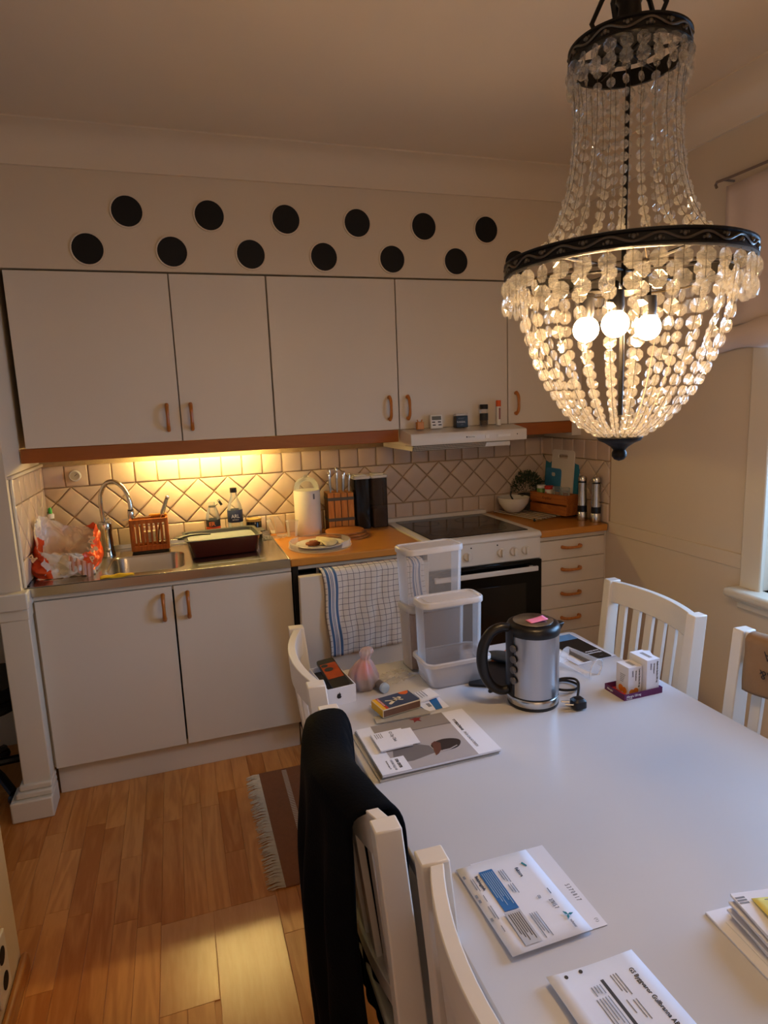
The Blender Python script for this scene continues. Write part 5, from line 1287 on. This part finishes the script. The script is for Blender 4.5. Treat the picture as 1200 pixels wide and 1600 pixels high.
# knife block and knives
t = thing('knife_block', 'wooden knife block with dark grooves and two grey bands', 'knife block', (1.345, -.098, C), math.radians(-3))
for k in range(4):
    x_ = -.066 + .034 * k; MB().box(x_, x_ + (.0305 if k < 3 else .030), -.055, .055, 0, .205 - .0015 * k).build('wood_slab', M_KNIFEB, t, bevel=.001)
MB().box(-.066, .064, -.052, .052, .002, .200).build('dark_core', M_INK, t)
for z_ in (.060, .165): MB().box(-.0675, .0675, -.0565, .0565, z_, z_ + .016).build('grey_band', mat('grey_steel_band', '5a5650', .4, .6), t, bevel=.0008)
for k, (x_, y_, z_, tl) in enumerate(((-.050, -.03, .10, -.04), (-.036, .02, .118, -.02), (-.016, -.035, .108, 0), (-.004, .025, .122, .02), (.018, -.02, .095, .03), (.034, .025, .098, .05), (.046, -.03, .090, .07))):
    k_ = thing('kitchen_knife', ['knife handle rising at the left front of the block', 'tall knife handle at the left back of the block', 'bright knife handle near the middle front of the block', 'tallest knife handle in the middle back of the block', 'knife handle right of centre at the front of the block', 'knife handle at the right back of the block', 'rightmost, shortest knife handle in the block'][k], 'knife', (1.345 + x_, -.098 + y_, C + .2065), 0, 'steel-handled knives in the block')
    MB().loops([[Vector((a * q * .55 + tl * zz, b * q, zz)) for a, b in rrect(1, 1, .5, 3)] for q, zz in ((.007, 0), (.0075, .02), (.0085, z_ * .6), (.0095, z_ * .95), (.007, z_))]).build('handle', M_CHROME, k_)
# dark storage jars with white lids
def store(label, x_, cont):
    t = thing('storage_jar', label, 'jar', (x_, -.068, C), 0, 'dark storage jars with white lids')
    MB().loops([[Vector((a, b, z_)) for a, b in rrect(.042, .050, .012, 4)] for z_ in (0, .262)]).build('jar_body', cont, t, smooth=50)
    MB().loops([[Vector((a, b, z_)) for a, b in rrect(.046, .054, .014, 4)] for z_ in (.260, .274)]).build('lid', M_WPLAST, t, bevel=.003, smooth=50)
    MB().loops([[Vector((a, b, z_)) for a, b in rrect(.030, .036, .012, 4)] for z_ in (.274, .281)]).build('lid_knob', M_WPLAST, t, bevel=.002, smooth=50)
    return t
t = store('dark storage jar directly right of the knife block', 1.468, mat('dark_jar_contents', '161416', .12, var=.4, scale=14))
t = store('smoky storage jar with brown bits, beside the hob', 1.562, clear_mat('smoky_plastic', '5a4c42', .42, .12, .3))
MB().loops([[Vector((a, b, z_)) for a, b in rrect(.038, .046, .012, 4)] for z_ in (.003, .10)]).build('contents', mat('brown_flakes', '6b4020', .8, var=.5, scale=70), t, smooth=50)
# coasters
for k in range(3):
    tag(MB().lathe([(.098 - .004 * (k == 2), 0), (.100 - .004 * (k == 2), .002), (.100 - .004 * (k == 2), .009), (.097 - .004 * (k == 2), .011)], 36).build('round_board', wood_mat('board_wood', '8f5420', 'b97a38', 4, .5, 'X'), loc=(1.345 - .008 * k, -.262 + .006 * k, C + .0115 * k)),
        ['lowest of the three round wooden boards in front of the knife block', 'middle round wooden board of the stack before the knife block', 'topmost round wooden board of the stack before the knife block'][k], 'board', 'stack of round wooden boards')
# cake dish with a filled plate
t = thing('cake_dish', 'round clear plastic dish with low cover on the wood-look worktop', 'dish', (1.165, -.425, C))
MB().lathe([(.0, .001), (.140, .001), (.145, .006), (.145, .010), (.141, .0085), (.0, .004)], 48, cap=False).build('dish_base', M_CLEAR, t)
MB().lathe([(.142, .010), (.142, .030), (.138, .034), (.136, .034), (.140, .028), (.140, .010)], 48, cap=False).build('dish_wall', M_CLEAR, t)
t = thing('filled_plate', 'white plate with a folded flatbread inside the clear dish', 'plate', (1.165, -.425, C + .0052))
MB().lathe([(.06, 0), (.10, .008), (.112, .012), (.11, .014), (.07, .006), (.0, .004)], 40, cap=False).build('plate', M_ENAMEL, t)
MB().grid(lambda u, v: (-.02 + .10 * u * math.cos((v - .5) * 2.6), .100 * u * math.sin((v - .5) * 2.6), .016 + .014 * math.sin(PI * u) + .004 * noise.noise((u * 6, v * 9, 2))), 20, 24).build('flatbread', mat('pale_flatbread', 'd9c79a', .8, var=.2, scale=40), t, solid=.004)
MB().sphere((-.035, -.01, .016), .030, 18, 10, (1.1, .8, .45), lambda d: 1 + .25 * noise.noise(d * 5)).build('filling', mat('brown_filling', '8a4a22', .7, var=.6, scale=60), t)
# ---------------- right corner of the worktop
t = thing('steel_rack', 'steel rod trivet rack lying on the right corner worktop', 'rack', (2.405, -.22, C))
for k in range(8):
    x_ = -.125 + .034 * k; MB().tube([(x_ - .02, .17, .012), (x_ + .045, -.17 + .008 * k, .012)], .0034, 6).build('rod', mat('satin_steel', 'd8d4cc', .45, .8), t)
MB().tube([(-.150, .165, .006), (.125, .165, .006)], .004, 8).tube([(-.085, -.150, .006), (.165, -.100, .006)], .004, 8).build('cross_rod', M_CHROME, t)
MB().sphere((-.085, -.158, .008), .008, 10, 6).sphere((.168, -.100, .008), .008, 10, 6).build('rubber_foot', M_BLACK, t)
t = thing('white_bowl', 'white ceramic bowl with a dark spoon, on the steel rack', 'bowl', (2.335, -.135, C + .0155))
MB().lathe([(.035, 0), (.040, .002), (.060, .020), (.080, .050), (.088, .082), (.086, .083), (.077, .052), (.055, .022), (.0, .008)], 40, cap=False).build('bowl_wall', M_ENAMEL, t)
MB().lathe([(.0, .060), (.060, .058), (.074, .054)], 32, cap=False).build('dark_food', mat('dark_food', '2b1a14', .6, var=.5, scale=60), t)
t = thing('dark_spoon', 'dark spoon standing in the white bowl', 'spoon', (2.335, -.135, C + .078))
MB().tube([(.0, .0, .0), (-.012, .01, .028), (-.008, .012, .052)], [.005, .004, .005], 8).build('spoon_handle', M_BLACK, t)
# potted plant
t = thing('potted_plant', 'small dark bushy artificial plant in a ribbed grey pot', 'plant', (2.462, -.075, C))
MB().lathe([(.040, 0), (.046, .004), (.056, .09), (.058, .098), (.052, .098), (.050, .085), (.0, .085)], 32, cap=False).build('pot', mat('dark_grey_pot', '35332f', .7, bump=.4, bscale=60), t)
for k in range(4): MB().lathe([(.048 + .0026 * k, .018 + .02 * k), (.0505 + .0026 * k, .022 + .02 * k), (.048 + .0026 * k, .026 + .02 * k)], 32, cap=False).build('pot_rib', mat('dark_grey_pot', '35332f', .7), t)
fo = MB()
for k in range(620):
    a = rnd.uniform(0, 2 * PI); b = math.acos(rnd.uniform(-.35, 1)); r = .088 * rnd.uniform(.45, 1) ** .6
    c = Vector((r * math.sin(b) * math.cos(a), min(.06, r * math.sin(b) * math.sin(a)), .140 + r * math.cos(b)))
    d = (c - Vector((0, 0, .11))).normalized(); d = (d + Vector((rnd.uniform(-.5, .5), rnd.uniform(-.5, .5), rnd.uniform(-.3, .6)))).normalized()
    s_ = d.cross(Vector((rnd.random(), rnd.random(), rnd.random()))).normalized(); L = rnd.uniform(.012, .022)
    fo.add([c, c + d * L * .5 + s_ * .0035, c + d * L, c + d * L * .5 - s_ * .0035], [(0, 1, 2, 3)])
tag(fo.build('foliage', mat('dark_green_leaf', '2c3a22', .6, var=.5, scale=30), t, smooth=0), kind='stuff')
# chopping boards leaning on the right wall
def board(label, ymin, ymax, h, lean, m, slot, x_):
    t = thing('chopping_board', label, 'board', (x_, (ymin + ymax) / 2, C), 0, 'plastic chopping boards leaning in the corner')
    hw = (ymax - ymin) / 2; xf = Matrix.Rotation(lean, 4, 'Y') @ Matrix.Rotation(R90, 4, 'Y') @ Matrix.Rotation(0, 4, 'Z')
    out = [(-h / 2 + p[0], p[1]) for p in rrect(h / 2, hw, .018, 4)]
    if slot:
        sl = [(-h + .035 + p[0], p[1] + slot[1]) for p in rrect(.011, slot[0], .0105, 4)]
        bm = bmesh.new()
        def loop(pts, z): return [bm.verts.new((px_, py_, z)) for px_, py_ in pts]
        for z in (0, .006):
            o1 = loop(out, z); i1 = loop(sl, z)
            es = [bm.edges.new((o1[i], o1[(i + 1) % len(o1)])) for i in range(len(o1))] + [bm.edges.new((i1[i], i1[(i + 1) % len(i1)])) for i in range(len(i1))]
            bmesh.ops.triangle_fill(bm, edges=es, use_beauty=True)
            if z == 0: o0, i0 = o1, i1
        for A, B in ((o0, o1), (i0, i1)):
            for i in range(len(A)): bm.faces.new((A[i], A[(i + 1) % len(A)], B[(i + 1) % len(B)], B[i]))
        bmesh.ops.recalc_face_normals(bm, faces=bm.faces)
        for v in bm.verts: v.co = xf @ v.co
        me = bpy.data.meshes.new('board_panel'); bm.to_mesh(me); bm.free(); me.materials.append(m)
        o = bpy.data.objects.new('board_panel', me); COL.objects.link(o); o.parent = t
    else:
        MB().prism(out, 0, .006, xf).build('board_panel', m, t, smooth=0)
    return t
LE = math.radians(4)
board('large blue chopping board at the back of the corner group', -.36, -.04, .285, LE, mat('teal_board', '1f7896', .45), None, 2.583)
board('cream chopping board with slot handle, tallest in the corner', -.325, -.115, .350, LE, mat('cream_board', 'e6dccf', .5), (.045, 0), 2.574)
board('small light blue chopping board in front, behind the spice crate', -.220, -.075, .245, LE, mat('light_blue_board', '3d82b0', .45), (.022, 0), 2.565)
# spice crate
t = thing('spice_crate', 'small wooden spice crate with two front boards, in the right corner', 'crate', (2.515, -.265, C + .016), math.radians(-97))
t.rotation_euler = (0, 0, math.radians(-78))
for z_ in (.0, .060): MB().box(-.135, .135, -.052, -.044, z_, z_ + .048).build('front_board', M_CRATE, t, bevel=.001)
MB().box(-.135, .135, .030, .038, 0, .108).build('back_board', M_CRATE, t, bevel=.001)
for s in (-1, 1): MB().box(s * .131 - .004, s * .131 + .004, -.044, .030, .0, .108).build('end_board', M_CRATE, t, bevel=.001)
MB().box(-.127, .127, -.044, .030, 0, .006).box(-.127, .127, -.044, .030, .054, .060).build('shelf_board', M_CRATE, t, bevel=.0005)
text('Kryddor', .022, mat('brown_ink', '3a1c0c', .6), t, (-.040, -.0522, .076), (R90, 0, 0), sx=.9)
for k, (m, lab, cm) in enumerate(((mat('green_tin', '5c8038', .4), 'green spice tin at the left of the crate', M_WPLAST), (mat('white_tin', 'cfc6b8', .4), 'white spice tin with a red lid and red figure', mat('red_lid', 'b8281c', .4)), (M_GLASS, 'plain glass spice jar third in the crate', M_GLASS), (M_GLASS, 'glass spice jar at the near end of the crate', M_GLASS))):
    pos = t.matrix_basis @ Vector((-.095 + .060 * k, -.006, .0605)) if False else None
    a_ = math.radians(-78); lx, ly = -.092 + .060 * k, -.010
    q = thing('spice_jar', lab, 'jar', (2.515 + lx * math.cos(a_) - ly * math.sin(a_), -.265 + lx * math.sin(a_) + ly * math.cos(a_), C + .016 + .0605), a_, 'spice jars in the wooden crate')
    MB().lathe([(.023, 0), (.024, .003), (.024, .062), (.022, .066)], 24).build('jar_body', m, q)
    MB().lathe([(.0235, .066), (.0245, .068), (.0245, .082), (.022, .084)], 24).build('lid', cm, q)
    if k == 1: MB().prism([(.009 * math.cos(j * PI / 4) * (1 if j % 2 == 0 else .55), .043 + .014 * math.sin(j * PI / 4) * (1 if j % 2 == 0 else .55)) for j in range(8)], .0, .0008, Matrix.Translation((0, -.0238, 0)) @ Matrix.Rotation(R90, 4, 'X')).build('red_figure', mat('red_lid', 'b8281c', .4), q)
    if k >= 2: MB().lathe([(.020, .003), (.020, .035), (0, .035)], 20).build('spice', mat('spice_%d' % k, ('6a5a4a', '54504a')[k - 2], .9, var=.4, scale=90), q)
# steel mills
for k, (x_, y_, lab) in enumerate(((2.552, -.462, 'steel pepper mill on the left, nearer the crate'), (2.580, -.538, 'steel salt mill on the right, nearest the right wall'))):
    q = thing('steel_mill', lab, 'mill', (x_, y_, C), 0, 'pair of steel mills')
    MB().lathe([(.0255, 0), (.0265, .003), (.0265, .045), (.0255, .047)], 28).build('mill_base', M_STEEL, q)
    MB().lathe([(.0245, .047), (.0245, .080)], 28).build('mill_window', mat('dark_acrylic', '1a1a22', .1), q)
    MB().lathe([(.0255, .080), (.0255, .085), (.0215, .150), (.0215, .198)], 28).build('mill_body', M_STEEL, q)
    MB().lathe([(.0195, .198), (.0195, .206)], 28).build('mill_gap', M_BLACK, q)
    MB().lathe([(.0215, .206), (.0222, .222), (.018, .231), (.006, .234), (.0, .234)], 28, cap=False).build('mill_cap', M_STEEL, q)

# ---------------- on top of the cooker hood
ZH = 1.4145
def hz(y): return 1.395 + (1.413 - 1.395) * (y + .50) / .12
H0_ = 1.4115
t = thing('wooden_holder', 'tiny wooden pot with little pegs on the cooker hood', 'holder', (1.682, -.405, H0_))
MB().box(-.017, .017, -.013, .013, 0, .036).build('block', M_KNIFEB, t, bevel=.003)
for dx in (-.008, .008): MB().tube([(dx, 0, .034), (dx * 1.6, 0, .046)], .003, 8).build('peg', M_KNIFEB, t)
t = thing('kitchen_timer', 'white digital kitchen timer with grey display on the cooker hood', 'timer', (1.768, -.405, H0_))
t.rotation_euler = (math.radians(-7), 0, 0)
MB().box(-.031, .031, -.006, .006, 0, .065).build('timer_body', M_WPLAST, t, bevel=.003)
MB().box(-.024, .024, -.0075, -.0058, .040, .058).build('display', mat('lcd_grey', '6e6a5c', .3), t, bevel=.001)
for a_, b_ in ((-.024, .028), (.006, .028), (-.022, .014), (.008, .014)): MB().box(a_, a_ + .016, -.0075, -.0058, b_, b_ + .005).build('button', M_INK, t, bevel=.0005)
t = thing('dark_tin', 'square dark blue tin with pale lettering on the cooker hood', 'tin', (1.895, -.405, H0_))
MB().box(-.031, .031, -.016, .016, 0, .055).build('tin_body', mat('dark_teal_tin', '131c24', .4), t, bevel=.002)
MB().box(-.031, .031, -.0155, .0155, .0555, .066).build('clear_lid', M_CLEARW, t, bevel=.002)
text('BRANDT', .010, M_GREY, t, (-.020, -.0165, .040), (R90, 0, 0), sx=.8); text('FUNGISAL', .0125, M_PAPER, t, (-.027, -.0165, .022), (R90, 0, 0), sx=.78); text('extra', .007, M_GREY, t, (-.008, -.0165, .011), (R90, 0, 0))
t = thing('spice_shaker', 'clear spice shaker with black lid near the right end of hood', 'shaker', (2.020, -.405, H0_))
MB().lathe([(.019, 0), (.020, .003), (.020, .078), (.018, .082)], 24).build('shaker_glass', M_CLEAR, t)
MB().lathe([(.018, .003), (.018, .030), (0, .030)], 20).build('spice', mat('brown_spice', '4a3018', .9, var=.5, scale=90), t)
MB().lathe([(.0204, .028), (.0204, .062)], 24, cap=False).build('paper_label', mat('dark_label', '1c1a18', .5), t)
MB().lathe([(.0205, .082), (.0205, .103), (.019, .105)], 24).build('lid', M_BLACK, t)
t = thing('glue_stick', 'slim white glue stick with an orange cap on the cooker hood', 'glue stick', (2.100, -.405, H0_))
MB().lathe([(.011, 0), (.0125, .002), (.0125, .018), (.0115, .02), (.0115, .092)], 20).build('stick_body', M_WPLAST, t)
MB().lathe([(.0125, .092), (.0125, .120), (.011, .122)], 20).build('cap', mat('orange_cap', 'd8581a', .4), t)
MB().box(-.005, .005, -.0122, -.0112, .03, .085).build('print', mat('grey_red_print', 'a07068', .6), t)

# ================================================================== RUG
t = thing('woven_rug', 'brown woven rug with pale fringe and a dashed white line, beside the chairs', 'rug', (1.10, -1.03, 0.0002))
M_RUG = mat('brown_weave', '8c5a38', .9, var=.15, scale=60, bump=.5, bscale=320)
MB().box(-.315, .45, -.352, .335, 0, .006).build('rug_field', M_RUG, t, bevel=.002)
mb = MB()
for k in range(62):
    y_ = -.345 + .0108 * k; mb.box(-.232 + .012 * (k / 61.), -.212 + .012 * (k / 61.), y_, y_ + .005, .006, .0068)
tag(mb.build('dashed_line', mat('pale_yarn', 'd0c0a8', .9), t, smooth=0), kind='stuff')
mb = MB()
for k in range(150):
    y_ = -.350 + .00455 * k + rnd.uniform(-.001, .001); L = rnd.uniform(.045, .062); dy = rnd.uniform(-.010, .006)
    mb.tube([(-.314, y_, .004), (-.314 - L * .5, y_ + dy * .4, .006 + rnd.uniform(0, .003)), (-.314 - L, y_ + dy, .002)], [.0022, .0020, .0012], 4)
tag(mb.build('fringe', mat('fringe_yarn', 'd2c4aa', .9, var=.2, scale=90), t), kind='stuff')

# ================================================================== WINDOW CURTAIN
M_CURT = mat('pinkish_white_voile', 'd8c8c0', .9, var=.05)
t = thing('window_curtain', 'pale gathered curtain with a puffed lower edge in the right window', 'curtain', (XR - .06, -1.30, 0))
def cur(u, v):
    y = -u * 1.45 + .012; x_ = .004 * math.sin(u * 60) + .002 * math.sin(u * 23 + 1)
    z = 2.268 - v * .50; return (x_ - .012 * v * math.sin(u * 9), y + .0 - .010 * v * (1 - u), z + .01 * math.sin(u * 8) * v)
MB().grid(cur, 90, 14).build('curtain_cloth', M_CURT, t, solid=.002)
def puff(u, v):
    a = 2 * PI * u; y = .095 - 1.5 * v
    e = min(1, (v * 1.5 / .10)) ** .6 if v * 1.5 < .10 else 1
    r = .048 * e * (1 + .15 * math.sin(v * 40) + .12 * noise.noise((math.cos(a), math.sin(a), v * 12)))
    return (-.012 + r * .75 * math.cos(a), y, 1.715 + .018 * min(1, v * 6) + r * math.sin(a) * .95)
MB().grid(puff, 24, 60, True).build('puffed_hem', M_CURT, t)
t = thing('curtain_rod', 'thin curtain rod with a small hooked end above the window', 'rod', (XR - .055, -1.24, 2.292))
MB().tube([(0, 0, -.014), (0, .006, -.002), (0, 0, .006), (0, -.05, .004), (0, -1.6, .004)], .005, 8).build('rod', mat('grey_rod', '8a7a70', .4, .5), t)
MB().tube([(.05, -.03, .004), (0, -.03, .004)], .004, 6).build('bracket', mat('grey_rod', '8a7a70', .4, .5), t)
